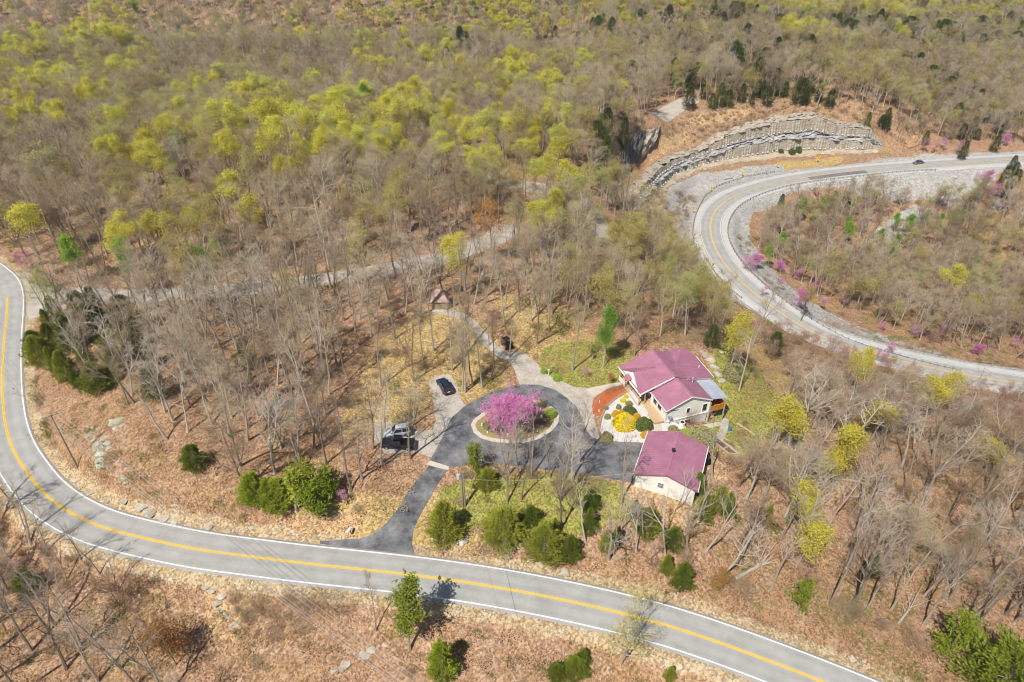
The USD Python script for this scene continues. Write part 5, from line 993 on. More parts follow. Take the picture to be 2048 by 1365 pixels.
roof('roof_panel', [(-5.5, 4.85, 4.8), (.25, 4.85, 4.8), (.25, 9.25, 2.95), (-5.5, 9.25, 2.95)], 'roof_maroon')
roof('roof_panel', [(-9.0, 7.0, 4.35), (-4.9, 7.0, 4.3), (-5.0, 12.7, 3.15), (-11.7, 13.0, 3.15)], 'roof_maroon')
roof('roof_panel', [(-9.0, 7.0, 4.35), (-11.7, 13.0, 3.15), (-13.8, 11.3, 4.25)], 'roof_maroon_cross')
roof('roof_panel', [(-9.0, 7.0, 4.35), (-13.8, 11.3, 4.25), (-14.8, 8.6, 3.55), (-12.4, 8.0, 4.1)], 'roof_maroon')
roof('deck_roof', [(-5.4, 9.3, 2.80), (.0, 9.3, 2.80), (.0, 12.6, 2.25), (-5.4, 12.8, 2.25)], 'roof_grey', .1, 'grey blue metal deck roof')
def ridge(a, b, w=.26): MB().bar(a, b, w, .07).build('ridge_cap', 'roof_maroon_cross', house)
ridge((-13.7, 4.4, 5.33), (-5.1, 4.4, 5.33)); ridge((-5.1, 4.85, 4.83), (.25, 4.85, 4.83)); ridge((-9.4, -1.45, zr(2.8) + .05), (-9.4, 2.8, zr(2.8) + .05)); ridge((-9.0, 7.0, 4.37), (-13.8, 11.3, 4.28))
MB().poly([(-12.3, -1.95, zr(-2.2) - .02), (-6.4, -1.95, zr(-2.2) - .02), (-9.4, -1.55, zr(2.8) - .14)]).build('gable_wall', 'siding', house)
MB().slab([(-10.6, -2.75, 3.12), (-9.0, -2.75, 3.12), (-9.0, -1.85, 3.6), (-10.6, -1.85, 3.6)], .1).build('entry_roof', 'roof_maroon', house)
MB().box((-9.2, -2.15, 2.72), (8.6, .16, .36)).build('porch_beam', 'trim_white', house)
MB().bar((-13.75, -2.28, 2.93), (-5.05, -2.28, 2.93), .12, .14).build('gutter', 'trim_white', house); MB().bar((-5.5, -.08, 2.74), (.25, -.08, 2.74), .12, .14).build('gutter', 'trim_white', house)
MB().bar((-5.06, -2.2, 2.86), (-5.06, 4.3, 5.12), .10, .26).build('rake_board', 'trim_white', house); MB().bar((.30, .0, 2.68), (.30, 4.85, 4.68), .06, .2).build('rake_board', 'trim_white', house); MB().bar((.30, 4.85, 4.68), (.30, 9.2, 2.83), .06, .2).build('rake_board', 'trim_white', house)
MB().bar((-5.0, 7.0, 4.12), (-5.1, 12.7, 2.98), .1, .2).build('gutter', 'trim_white', house); MB().bar((-5.1, 12.8, 3.02), (-11.7, 13.1, 3.02), .12, .14).build('gutter', 'trim_white', house)
# walls
def wall(name, pts, mat): return MB().poly(pts).build(name, mat, house)
w_ = MB()
prof = [(.35, -.1), (8.9, -.1), (8.9, 2.98), (4.85, 4.66), (.35, 2.82)]
w_.poly([(-.1, a, b) for a, b in prof]); w_.poly([(-5.3, .35, -.1), (-.1, .35, -.1), (-.1, .35, 2.82), (-5.3, .35, 2.82)]); w_.poly([(-.1, 8.9, -.1), (-5.3, 8.9, -.1), (-5.3, 8.9, 2.98), (-.1, 8.9, 2.98)])
w_.build('wall', 'siding', house)
w_ = MB(); w_.poly([(-13.4, .9, -.1), (-5.3, .9, -.1), (-5.3, .9, 3.95), (-13.4, .9, 3.95)]); w_.poly([(-13.4, 8.2, -.1), (-13.4, .9, -.1), (-13.4, .9, 3.95), (-13.4, 4.4, 5.1), (-13.4, 8.2, 3.75)]); w_.poly([(-5.3, .9, -.1), (-5.3, 7, -.1), (-5.3, 7, 4.2), (-5.3, 4.4, 5.15), (-5.3, .9, 3.95)])
w_.build('wall', 'siding', house)
w_ = MB(); w_.poly([(-5.3, 7, -3.2), (-5.3, 12.4, -3.2), (-5.3, 12.4, 3.05), (-5.3, 7, 4.15)]); w_.poly([(-5.3, 12.4, -3.2), (-11.5, 12.6, -3.2), (-11.5, 12.6, 3.05), (-5.3, 12.4, 3.05)]); w_.poly([(-11.5, 12.6, -3.2), (-13.6, 11., -3.2), (-13.6, 11., 4.05), (-11.5, 12.6, 3.05)]); w_.poly([(-13.6, 11., -3.2), (-14.4, 8.4, -3.2), (-14.4, 8.4, 3.4), (-13.6, 11., 4.05)])
w_.build('wall', 'siding', house)
w_ = MB(); w_.poly([(-.14, .39, -3.4), (-.14, 8.86, -3.4), (-.14, 8.86, -.1), (-.14, .39, -.1)]); w_.poly([(-.14, 8.86, -3.4), (-5.3, 8.86, -3.4), (-5.3, 8.86, -.1), (-.14, 8.86, -.1)]); w_.poly([(-5.3, .39, -1.5), (-.14, .39, -1.5), (-.14, .39, -.1), (-5.3, .39, -.1)])
w_.build('basement_wall', 'block_wall', house)
MB().bar((-.06, .35, -.1), (-.06, 8.9, -.1), .08, .16).build('water_table', 'trim_white', house)
for a in ((-.08, .37), (-.08, 8.88), (-5.3, .33)): MB().box((a[0], a[1], 1.36), (.14, .14, 2.9)).build('corner_board', 'trim_white', house)
MB().tube([(.0, .18, 2.7), (.02, .2, -.4)], .05, 6).build('downspout', 'trim_white', house); MB().tube([(.0, 8.98, 2.85), (.02, 8.95, -2.6)], .05, 6).build('downspout', 'trim_white', house)
def window(v, z, w, h, panes=2):
    f = MB().box((-.07, v, z), (.07, w + .16, h + .16)).build('window', 'trim_white', house)
    for i in range(panes): MB().box((-.02, v, z + h * (i - (panes - 1) / 2) / panes), (.05, w - .04, h / panes - .07)).build('pane', 'glass_dark', f)
window(4.7, 1.45, .55, 1.0); window(8.05, 1.25, .8, 1.5); window(4.95, -1.35, 1.1, 1.2)
def front_window(u, v, z, w, h, name='window'):
    f = MB().box((u, v - .03, z), (w + .16, .07, h + .16)).build(name, 'trim_white', house); MB().box((u, v - .07, z), (w - .04, .05, h - .06)).build('pane', 'glass_dark', f)
front_window(-3.9, .35, 1.75, 1.1, 1.3); front_window(-2.3, .35, 1.75, 1.1, 1.3); front_window(-11.4, .9, 1.6, 1.2, 1.4); front_window(-8.0, .9, 1.6, 1.2, 1.4)
MB().box((-6.0, .86, 1.35), (.95, .08, 2.05)).build('door', 'dark_metal', house)
lv = MB().box((-.07, 1.9, 2.28), (.06, 1.5, .16)).build('vent', 'trim_white', house); MB().box((-.02, 1.9, 2.28), (.05, 1.4, .07)).build('slot', 'black', lv)
MB().box((-2.9, -.72, .12), (5.6, 2.1, .36)).build('porch_floor', 'porch_tan', house); MB().box((-9.4, -.68, .16), (7.7, 3.1, .40)).build('porch_floor', 'porch_tan', house)
MB().box((-3.9, -1.70, .42), (2.6, .10, .30)).build('step_edge', 'trim_white', house)
for a in ((-13.2, -2.15), (-10.7, -2.15), (-8.9, -2.15), (-5.3, -2.15), (-5.3, -1.0)): MB().box((a[0], a[1], 1.45), (.14, .14, 2.5)).build('porch_post', 'timber_pale', house)
for a, b in ((-13.2, -10.7), (-8.9, -5.3)):
    rl = MB().bar((a, -2.15, 1.2), (b, -2.15, 1.2), .1, .08).build('porch_rail', 'trim_white', house); MB().bar((a, -2.15, .5), (b, -2.15, .5), .07, .06).build('bottom_rail', 'trim_white', rl)
    for x in np.arange(a + .12, b, .13): MB().box((x, -2.15, .85), (.07, .05, .7)).build('baluster', 'trim_white', rl)
# deck with orange boards
MB().box((-2.65, 10.75, .02), (5.3, 3.3, .14)).build('deck_floor', 'deck_orange', house)
for (x0, y0), (x1, y1) in (((.02, 9.1), (.02, 12.3)), ((.02, 12.3), (-5.2, 12.3))):
    rl = MB().bar((x0, y0, 1.02), (x1, y1, 1.02), .12, .09).build('deck_rail', 'deck_orange', house)
    for zz in np.arange(.02, .95, .115): MB().bar((x0, y0, zz - .1), (x1, y1, zz - .1), .035, .104).build('board', 'deck_orange', rl)
for a in ((.05, 12.25), (-5.15, 12.25), (-2.6, 12.25), (.05, 9.15)): MB().box((a[0], a[1], -.55), (.16, .16, 5.4)).build('deck_post', 'timber_pale', house)
for a in (12.25,): MB().bar((.05, a, 1.5), (-.0, 11.6, 2.3), .1).build('brace', 'timber_pale', house)
wall('deck_door', [(-3.6, 8.93, .05), (-1.6, 8.93, .05), (-1.6, 8.93, 2.1), (-3.6, 8.93, 2.1)][::-1], 'glass_dark'); wall('basement_door', [(-3.4, 8.90, -2.9), (-1.2, 8.90, -2.9), (-1.2, 8.90, -.8), (-3.4, 8.90, -.8)][::-1], 'glass_dark')
fl = MB().tube([(-14.1, 7.6, 2.), (-14.1, 7.6, 4.5)], .14, 10).build('flue', 'galvanised', house); MB().tube([(-14.1, 7.6, 4.45), (-14.1, 7.6, 4.75)], .22, 10).build('cap', 'galvanised', fl)
MB().tube([(-4.5, 7.9, 3.6), (-4.5, 7.9, 4.3), (-4.35, 7.75, 4.35), (-4.2, 7.6, 4.55), (-4.15, 7.55, 4.95)], .07, 8).build('vent_pipe', 'trim_white', house)
MB().tube([(-8., 11.4, 3.3), (-8., 11.4, 3.95)], .07, 8).build('vent_pipe', 'trim_white', house)
H2W = lambda u, v: (26.42 + u * hu[0] + v * hv[0], 89.44 + u * hu[1] + v * hv[1])

# ------------------------------------------------------------------ the garage
GA = math.atan2(-.369, .929); gq, gp = np.array([.929, -.369]), np.array([.369, .929])
mat_roof('roof_garage', (.32, .13, .19), (.40, .18, .25), (gp[0], gp[1], 0))
gar = thing('garage', 'white sided garage with plum gable roof at the end of the drive', 'garage', (19.1, 75.5, 0), GA)
for a, b in (((-.1, 1.8), (4.85, 3.5)), ((4.85, 3.5), (9.8, 1.8))):
    MB().slab([(a[0], -.1, a[1]), (b[0], -.1, b[1]), (b[0], 10.5, b[1]), (a[0], 10.5, a[1])], .1).build('roof_panel', 'roof_garage', gar)
MB().bar((4.85, -.1, 3.53), (4.85, 10.5, 3.53), .34, .07).build('ridge_cap', 'roof_garage', gar)
w_ = MB()
for y, fl_ in ((.2, 1), (10.2, -1)):
    P = [(.25, y, -2.8), (9.45, y, -2.8), (9.45, y, 1.83), (4.85, y, 3.38), (.25, y, 1.83)]; w_.poly(P[::fl_])
w_.poly([(.25, 10.2, -2.8), (.25, .2, -2.8), (.25, .2, 1.83), (.25, 10.2, 1.83)]); w_.poly([(9.45, .2, -2.8), (9.45, 10.2, -2.8), (9.45, 10.2, 1.83), (9.45, .2, 1.83)])
w_.build('wall', 'siding', gar)
for a, b in (((-.12, 1.70), (4.85, 3.40)), ((4.85, 3.40), (9.82, 1.70))): MB().bar((a[0], -.12, a[1]), (b[0], -.12, b[1]), .05, .2).build('rake_board', 'roof_garage', gar)
MB().bar((9.88, -.1, 1.72), (9.88, 10.5, 1.72), .12, .14).build('gutter', 'trim_white', gar); MB().bar((-.18, -.1, 1.72), (-.18, 10.5, 1.72), .12, .14).build('gutter', 'trim_white', gar)
f_ = MB().box((4.25, .16, .75), (1.05, .1, 1.05)).build('window', 'trim_white', gar)
for i in (-1, 1): MB().box((4.25, .12, .75 + i * .24), (.85, .06, .38)).build('pane', 'glass_dark', f_)
for i in range(3): MB().box((4.25, .085, .52 + i * .24), (.9, .03, .04)).build('sash_bar', 'trim_white', f_)
tb = MB().tube([(4.85, 5.2, 3.5), (4.85, 5.2, 4.0)], .12, 8); tb.tube([(4.85, 5.2, 3.95), (4.85, 5.2, 4.2)], .3, 8); tb.build('roof_vent', 'dark_metal', gar)
for i in range(2): MB().box((.2, 2.9 + i * 4.2, .3), (.1, 3.0, 2.3)).build('garage_door', 'trim_white', gar)

# ------------------------------------------------------------------ vehicles
def vehicle(name, label, cat, px, py, head_px, L, W, H_, paint, style, grp=None):
    p = at(px, py); q = at(*head_px); rz = math.atan2(q[1] - p[1], q[0] - p[0])
    t = thing(name, label, cat, p + [0, 0, .05], rz)
    def hullmesh(secs):
        m = MB(); n = len(secs[0]); v = np.vstack(secs); q_ = np.arange(n); f = []
        for i in range(len(secs) - 1): f += [[i * n + a, i * n + (a + 1) % n, (i + 1) * n + (a + 1) % n, (i + 1) * n + a] for a in range(n)]
        m.add(v, f); m.f.append(np.array([[0, a + 1, a] for a in range(1, n - 1)] + [[(len(secs) - 1) * n, (len(secs) - 1) * n + a, (len(secs) - 1) * n + a + 1] for a in range(1, n - 1)])); return m
    w = W / 2; bl = H_ * .58
    def sec(x, zt, k=1.0, zb=.26): return np.array([(x, -w * k * .93, zb), (x, w * k * .93, zb), (x, w * k, zb + .25), (x, w * k, zt - .12), (x, w * k * .9, zt), (x, -w * k * .9, zt), (x, -w * k, zt - .12), (x, -w * k, zb + .25)])
    nose = bl * (.86 if style != 'pickup' else .95)
    if style == 'pickup': ss = [sec(-L / 2, bl * .96, .95), sec(-L / 2 + .12, bl), sec(-.1, bl), sec(L * .2, bl), sec(L * .44, nose), sec(L / 2, nose * .85, .9, .32)]
    else: ss = [sec(-L / 2, bl * .82, .9, .34), sec(-L / 2 + .2, bl), sec(0, bl * 1.02), sec(L * .17, bl), sec(L * .42, nose), sec(L / 2, nose * .75, .86, .32)]
    hullmesh(ss).build('body', paint, t, smooth=35)
    c0, c1, r0, r1 = {'suv': (-L * .47, L * .20, -L * .40, L * .06), 'sedan': (-L * .36, L * .20, -L * .20, L * .04), 'pickup': (-L * .12, L * .21, -L * .10, L * .10)}[style]
    b, rr = w * .93, w * .74; top = H_ - .02
    base = [(c0, -b, bl - .03), (c1, -b, bl - .03), (c1, b, bl - .03), (c0, b, bl - .03)]; rf = [(r0, -rr, top), (r1, -rr, top), (r1, rr, top), (r0, rr, top)]
    MB().add(np.array(base + rf), [[0, 1, 5, 4], [1, 2, 6, 5], [2, 3, 7, 6], [3, 0, 4, 7], [4, 5, 6, 7]]).build('windows', 'glass_dark', t)
    rp = [(r0 - .05, -rr - .04, top), (r1 + .05, -rr - .04, top), (r1 + .02, -rr * .8, top + .07), (r1 + .02, rr * .8, top + .07), (r1 + .05, rr + .04, top), (r0 - .05, rr + .04, top), (r0, rr * .8, top + .07), (r0, -rr * .8, top + .07)]
    MB().slab([rp[0], rp[1], rp[4], rp[5]], .05).slab([rp[7], rp[2], rp[3], rp[6]], .05).build('roof', paint, t)
    pl = MB()
    for s in (-1, 1):
        pl.bar((c0, s * b, bl - .02), (r0, s * rr, top), .1).bar((c1, s * b, bl - .02), (r1, s * rr, top), .07); xm = (c0 + c1) / 2 - .1; pl.bar((xm, s * (b + .01), bl), ((r0 + r1) / 2, s * (rr + .01), top), .08)
        pl.bar((c0, s * (b + .01), bl), (c1, s * (b + .01), bl), .06)
    pl.build('pillar_frame', paint, t)
    for sx in (-.31, .31):
        for s in (-1, 1):
            wh = MB().tube([(L * sx, s * (w - .22), .34), (L * sx, s * (w + .01), .34)], .345, 16); a = wh.build('wheel', 'tyre', t)
            MB().tube([(L * sx, s * (w - .05), .34), (L * sx, s * (w + .03), .34)], .21, 12).build('rim', 'steel', a)
    for s in (-1, 1):
        MB().box((L / 2 - .12, s * w * .68, nose * .72), (.16, .34, .14)).build('headlight', 'lamp_clear', t); MB().box((-L / 2 + .06, s * w * .80, bl * .80), (.14, .22, .24)).build('tail_light', 'lamp_red', t)
        MB().box((L * .17, s * (w + .09), bl + .06), (.14, .18, .12)).build('wing_mirror', paint, t)
    MB().box((-L / 2 - .02, 0, .46), (.14, W * .84, .18)).build('bumper', paint if style != 'pickup' else 'steel', t); MB().box((-L / 2 - .01, 0, .75 if style != 'pickup' else .6), (.05, .5, .13)).build('number_plate', 'trim_white', t)
    if style == 'pickup': MB().box((-L * .31, 0, bl + .012), (L * .34, W * .74, .03)).build('bed_cover', 'black', t)
    return t, L, w
vehicle('parked_car', 'dark blue hatchback suv parked alone on the gravel pad', 'car', 889, 777, (878, 758), 4.6, 1.86, 1.62, 'paint_blue', 'suv')
sv, L_, w_h = vehicle('parked_car', 'silver suv with a spare wheel, parked beside the black pickup', 'car', 796, 869, (765, 872), 4.5, 1.8, 1.68, 'paint_silver', 'suv')
MB().tube([(-L_ / 2 - .22, 0, .95), (-L_ / 2 - .02, 0, .95)], .36, 14).build('spare_wheel', 'tyre', sv)
vehicle('parked_pickup', 'black pickup truck parked in front of the silver suv', 'pickup', 796, 893, (764, 889), 5.6, 1.95, 1.85, 'paint_black', 'pickup')
vehicle('moving_car', 'grey car driving round the far straight of the highway', 'car', 1836, 328, (1815, 331), 4.8, 1.85, 1.46, 'paint_grey', 'sedan')
uv_ = at(1014, 694); bg = thing('utility_buggy', 'black utility buggy half hidden by a bare tree on the footpath', 'buggy', uv_, math.radians(120))
MB().box((0, 0, .62), (2.7, 1.3, .42)).build('body', 'paint_black', bg); MB().box((-.75, 0, .95), (1.1, 1.3, .3)).build('cargo_bed', 'black', bg); MB().slab([(-.3, -.68, 1.86), (1.0, -.68, 1.82), (1.0, .68, 1.82), (-.3, .68, 1.86)], .07).build('roof', 'black', bg)
MB().box((.15, 0, .95), (.5, 1.1, .22)).build('seat', 'dark_metal', bg)
for sx in (-.85, .9):
    for s in (-1, 1): MB().tube([(sx, s * .48, .3), (sx, s * .74, .3)], .31, 12).build('wheel', 'tyre', bg)
for sx in (-.28, .95):
    for s in (-1, 1): MB().bar((sx, s * .62, .8), (sx, s * .62, 1.82), .06).build('roof_post', 'black', bg)

# ------------------------------------------------------------------ old shed, poles, wires, signs, guard rails
sh = thing('shed', 'small old shed with a rusty steep hipped roof among bare trees', 'shed', at(880, 612), math.radians(2))
MB().box((0, 0, .9), (3.3, 3.0, 2.2)).build('wall', 'shed_wall', sh)
E_ = 1.95; ev = [(-1.95, -1.8, E_), (1.95, -1.8, E_), (1.95, 1.8, E_), (-1.95, 1.8, E_)]; rg_ = [(-.75, .25, 4.0), (.75, .25, 4.0)]
for P in ([ev[0], ev[1], rg_[1], rg_[0]], [ev[2], ev[3], rg_[0], rg_[1]], [ev[1], ev[2], rg_[1]], [ev[3], ev[0], rg_[0]]): MB().slab(P, .08).build('roof_panel', 'rust', sh)
MB().box((-.1, -1.52, .85), (.9, .06, 1.8)).build('door', 'timber', sh); MB().box((0, -2.0, -.05), (3.2, 1.0, .2)).build('step', 'concrete', sh)

def pole(label, px, py, h, yaw, arm=True, xf=False, xy=None, lean=0):
    p = at(px, py) if xy is None else PR(*xy); t = thing('utility_pole', label, 'utility pole', p, yaw)
    MB().tube([(0, 0, -.5), (0, 0, h * .5), (0, 0, h)], [.17, .14, .11], 8).build('post', 'pole_wood', t)
    if arm:
        a = MB().box((0, .12, h - .35), (2.4, .10, .13)).build('crossarm', 'pole_wood', t)
        for x in (-1.1, -.45, .45, 1.1): MB().tube([(x, .12, h - .28), (x, .12, h - .08)], [.05, .03], 6).build('insulator', 'insulator', a)
        for s in (-1, 1): MB().bar((0, .12, h - 1.0), (s * .75, .12, h - .38), .04).build('brace', 'steel', t)
    if xf:
        a = MB().tube([(-.42, 0, h - 2.2), (-.42, 0, h - 1.25)], .26, 12).build('transformer', 'insulator', t); MB().tube([(-.42, 0, h - 1.25), (-.42, 0, h - .95)], [.07, .04], 8).build('bushing', 'lamp_red', a)
        MB().tube([(-.5, .1, h - .95), (-.5, .1, h - .55)], [.03, .03], 6).build('fuse', 'trim_white', t)
    return p, h
pA, hA = pole('lone utility pole with a crossarm on the bank inside the road bend', 155, 936, 11.6, math.radians(35))
pB, hB = pole('taller utility pole with a white transformer beside the driveway cedar', 926, 1016, 8.8, math.radians(10), arm=False, xf=True)
pC, hC = pole('thin second pole right beside the transformer pole', 930, 1014, 7.6, 0, arm=False)
pD, hD = pole('utility pole standing on the slope across the road', 0, 0, 11, math.radians(35), xy=(4.0, 33.0))
pE, hE = pole('utility pole far up the road past the bend', 0, 0, 11, math.radians(35), xy=(-150.0, 150.0))
def wire(a, b, sag, label, group):
    a, b = np.asarray(a, float), np.asarray(b, float); k = np.linspace(0, 1, 25)[:, None]; P = a + (b - a) * k; P[:, 2] -= 4 * sag * (k[:, 0] * (1 - k[:, 0]))
    tag(MB().tube(P, .022, 4).build('wire', 'galvanised'), label, 'wire', group)
ux = np.array([math.cos(math.radians(35)), math.sin(math.radians(35)), 0]); 
for x in (-1.1, -.45, .45, 1.1):
    wire(pA + ux * x + [0, 0, hA - .1], pD + ux * x + [0, 0, hD - .1], 1.5, 'overhead wire crossing the road below the lone pole', 'wires across the road'); wire(pA + ux * x + [0, 0, hA - .1], pE + ux * x + [0, 0, hE - .1], 2.2, 'overhead wire running up the road from the lone pole', 'wires up the road')
wire(pA + [0, 0, hA - 2.2], pD + [0, 0, hD - 2.2], 1.6, 'lowest cable slung between the lone pole and the slope pole', None)
wire(pB + [0, 0, hB - .2], pD + [0, 0, hD - .4], 1.0, 'wire from the transformer pole over the road', None); wire(pB + [0, 0, hB - 2.4], np.array([19.2, 75.7, 1.9]), .8, 'service wire from the transformer pole to the garage', None)

def offset_line(px_pts, o, line): 
    a = np.array(px_pts, float); p = at(a[:, 0], a[:, 1])[:, :2]; s, z, d = along(line, p); return p, z
def guard_rail(px_pts, label, side):
    a = np.array(px_pts, float); w = at(a[:, 0], a[:, 1]); s, z, d = along(high, w[:, :2]); c = np.concatenate([[0], np.cumsum(np.linalg.norm(np.diff(w[:, :2], axis=0), axis=1))])
    n = int(c[-1] / 1.9); k = np.linspace(0, c[-1], n + 1); P = np.column_stack([CubicSpline(c, w[:, j])(k) if j < 2 else np.interp(k, c, z) for j in range(3)])
    P[:, 2] = np.where(np.abs(along(high, P[:, :2])[0]) < 7.5, along(high, P[:, :2])[1] + .02, land(P[:, 0], P[:, 1])); t = thing('guard_rail', label, 'guard rail', (0, 0, 0)); tn = np.gradient(P[:, :2], axis=0); tn /= np.linalg.norm(tn, axis=1, keepdims=True); nn = np.stack([-tn[:, 1], tn[:, 0]], 1) * side
    profile = [(.0, .50), (.07, .56), (.0, .62), (.07, .70), (.0, .78), (-.03, .78), (.03, .70), (-.03, .62), (.03, .56), (-.03, .50)]
    v = np.vstack([np.column_stack([P[:, :2] + nn * a_, P[:, 2] + b_]) for a_, b_ in profile]); N = len(P); q = np.arange(N - 1); m = len(profile)
    MB().add(v, np.vstack([np.stack([i * N + q, i * N + q + 1, (i + 1) % m * N + q + 1, (i + 1) % m * N + q], 1) for i in range(m)])).build('beam', 'galvanised', t)
    for i in range(N): MB().box((P[i, 0] - nn[i, 0] * .14, P[i, 1] - nn[i, 1] * .14, P[i, 2] + .35), (.18, .18, .95), math.atan2(tn[i, 1], tn[i, 0])).build('post', 'timber', t)
guard_rail([(1388,490),(1386,470),(1388,445),(1394,425),(1404,404),(1421,385),(1446,370),(1480,359),(1515,351),(1549,346)], 'guard rail along the outer edge of the highway bend', -1)
guard_rail([(1412,520),(1424,540),(1440,561),(1460,581),(1482,598)], 'short guard rail on the highway edge behind the house', -1)
guard_rail([(1871,342.5),(1800,347),(1720,354.5),(1650,363),(1600,370),(1555,380),(1515,394),(1482,412),(1464,432),(1456,455),(1458,480),(1470,506),(1490,533),(1520,563),(1555,592),(1600,625),(1650,656),(1705,683),(1770,704),(1840,724),(1920,742)], 'long guard rail along the inner edge of the highway bend', 1)
for i, (x, y, d) in enumerate([(1385.7, 427, 'beside the outer guard rail start'), (1387.5, 480, 'at the rubble below the bend'), (1424, 540, 'by the short guard rail'), (1422, 386, 'above the outer guard rail'), (1484, 355, 'by the grass under the rock cut'), (1554, 337.5, 'at the end of the outer guard rail'), (1634, 326, 'on the grass strip by the highway')]):
    p = at(x, y); sg = thing('bend_sign', f'yellow chevron sign {d}', 'road sign', p, math.radians((-10, 15, 25, -25, -40, -40, -40)[i]))
    MB().box((0, 0, .8), (.07, .05, 2.0)).build('post', 'steel', sg); pn = MB().box((0, -.04, 1.95), (.95, .03, 1.15)).build('panel', 'sign_yellow', sg)
    MB().bar((-.2, -.065, 1.55), (.18, -.065, 1.95), .02, .17).bar((.18, -.065, 1.95), (-.2, -.065, 2.35), .02, .17).build('chevron', 'black', pn)
mb = thing('mailbox', 'white roadside mailbox on a dark post left of the driveway mouth', 'mailbox', at(702, 1069), math.radians(70))
MB().box((0, 0, .55), (.11, .11, 1.3)).build('post', 'timber', mb); bx_ = trimesh.creation.capsule(.6, .17); bx_.apply_transform(trimesh.transformations.rotation_matrix(np.pi / 2, [0, 1, 0])); bx_.apply_scale([1, 1.1, 1]); bx_.apply_translation([-.3, 0, 1.3]); MB().tm(bx_).box((0, 0, 1.2), (.66, .36, .16)).build('box', 'trim_white', mb, smooth=40); MB().box((.1, .2, 1.38), (.22, .02, .1)).build('flag', 'lamp_red', mb)

# ------------------------------------------------------------------ garden
def bush(kind, px, py, d, h, label, cat='bush'): place(kind, at(px, py)[:2], label, cat, h, wide=d / h * 1.5 / 2.6)
bush('yellow_bush', 1248, 850, 4.1, 2.0, 'biggest round golden yellow bush on the white gravel'); bush('green_bush', 1288, 854, 3.2, 1.8, 'largest round dark green bush beside the porch floor'); bush('green_bush', 1259, 827, 2.6, 1.4, 'dark green bush behind the biggest yellow bush')
bush('orange_bush', 1231, 831, 1.5, 1.0, 'orange bush nearest the brick edging'); bush('orange_bush', 1243, 828, 1.2, .9, 'small orange bush between two others left of the yellow bush'); bush('orange_bush', 1273, 836, 1.5, .9, 'orange bush between the two dark green bushes'); bush('orange_bush', 1293, 866, 1.2, .8, 'orange bush touching another at the gravel edge'); bush('orange_bush', 1288, 873, 1.4, .9, 'orange bush closest to the garage roof')
bush('yellow_bush', 1252, 795, 1.0, .6, 'small yellow shrub next to the porch post'); bush('yellow_bush', 1246, 803, 1.2, .5, 'flat yellow shrub one step out from the porch'); bush('grey_bush', 1258, 810, 1.3, .8, 'olive grey shrub by the porch rail'); bush('grey_bush', 1237, 817, 1.0, .9, 'small olive shrub on the white gravel'); bush('grey_bush', 1213, 881, 2.2, 1.7, 'grey green bush at the edge of the asphalt'); bush('green_bush', 1277, 859, .7, .6, 'tiny grey green plant in front of the round bush')
bush('grey_bush', 1346, 864, 2.0, 1.2, 'yellowish bush at the garage corner'); bush('lime_bush', 1369, 872, 3.4, .7, 'bright lime ground cover behind the garage'); bush('grey_bush', 1402, 880, 5.0, 2.2, 'large twiggy bush between the garage and the patio'); bush('lime_bush', 1430, 862, 1.2, .5, 'small lime plant by the garden path')
bush('lime_bush', 1088, 745, 1.3, .7, 'green bush beside the gravel apron lamp'); bush('lime_bush', 1115, 758, 1.9, .8, 'low green bush on the lawn corner by the apron'); bush('lime_bush', 1102, 832, 2.2, 1.5, 'lime green bush at the right end of the island'); bush('lime_bush', 974, 858, .8, .7, 'small bright green plant at the left of the island'); bush('lime_bush', 1034, 865, 2.6, .5, 'spreading lime plant in the middle of the island'); bush('grey_bush', 1082, 812, 2.0, 1.2, 'dark shrub at the back of the island'); bush('green_bush', 1062, 815, 2.2, 1.0, 'dark green shrub under the redbud'); bush('grey_bush', 1215, 836, 1.2, .8, 'olive shrub at the tip of the mulch bed'); bush('grey_bush', 1211, 818, 1.1, .7, 'dull green shrub inside the orange mulch')
for x, y, h in ((1226, 780, 1.3), (1240, 777, 1.2), (1215, 787, 1.0), (1250, 775, 1.0)): place('brush', at(x, y)[:2], 'brown twiggy shrub at the back of the orange mulch bed', 'shrub', h, wide=.9, group='twiggy shrubs of the mulch bed')
place('brush', at(1028, 858)[:2], 'dark twiggy shrub in the island below the redbud', 'shrub', 1.6, wide=.8); place('brush', at(1375, 845)[:2], 'bare twiggy shrub against the basement wall', 'shrub', 3.4, wide=.6)
sp_ = [(964,852,'stone_white',.35),(975,861,'blue_plastic',.4),(975,867,'stone_white',.3),(988,863,'stone_mauve',.45),(1002,864,'stone_white',.4),(996,873,'stone_white',.25),(1016,873,'stone_white',.45),(1029,867,'stone_mauve',.5),(1042,866,'stone_white',.35),(1074,828,'stone_white',.45),(1083,837,'stone_white',.5),(1075,864,'stone_white',.3),(1097,832,'stone_white',.3),(1058,873,'timber_pale',.4),(1081,821,'stone_white',.3),(1198,824,'stone_white',.3),(1199,806,'stone_white',.3)]
nm_ = {'stone_white': 'white stone', 'blue_plastic': 'blue', 'stone_mauve': 'mauve', 'timber_pale': 'tan'}
for i, (x, y, mt, s) in enumerate(sp_):
    o = thing('garden_ornament', f'small {nm_[mt]} garden ornament ' + ('on the planted island' if x < 1150 else 'in the orange mulch'), 'ornament', at(x, y), i, group=f'{nm_[mt]} ornaments ' + ('of the island' if x < 1150 else 'of the mulch bed')); o.GetAttribute('xformOp:translate').Set(tuple(at(x, y) + [0, 0, .12]))
    MB().tube([(0, 0, 0), (0, 0, s * .35)], [s * .45, s * .3], 8).build('base', mt, o); b_ = trimesh.creation.icosphere(1, s * .42); b_.apply_scale([1, 1, 1.25]); b_.apply_translation([0, 0, s * .8]); MB().tm(b_).build('figure', mt, o, smooth=True)
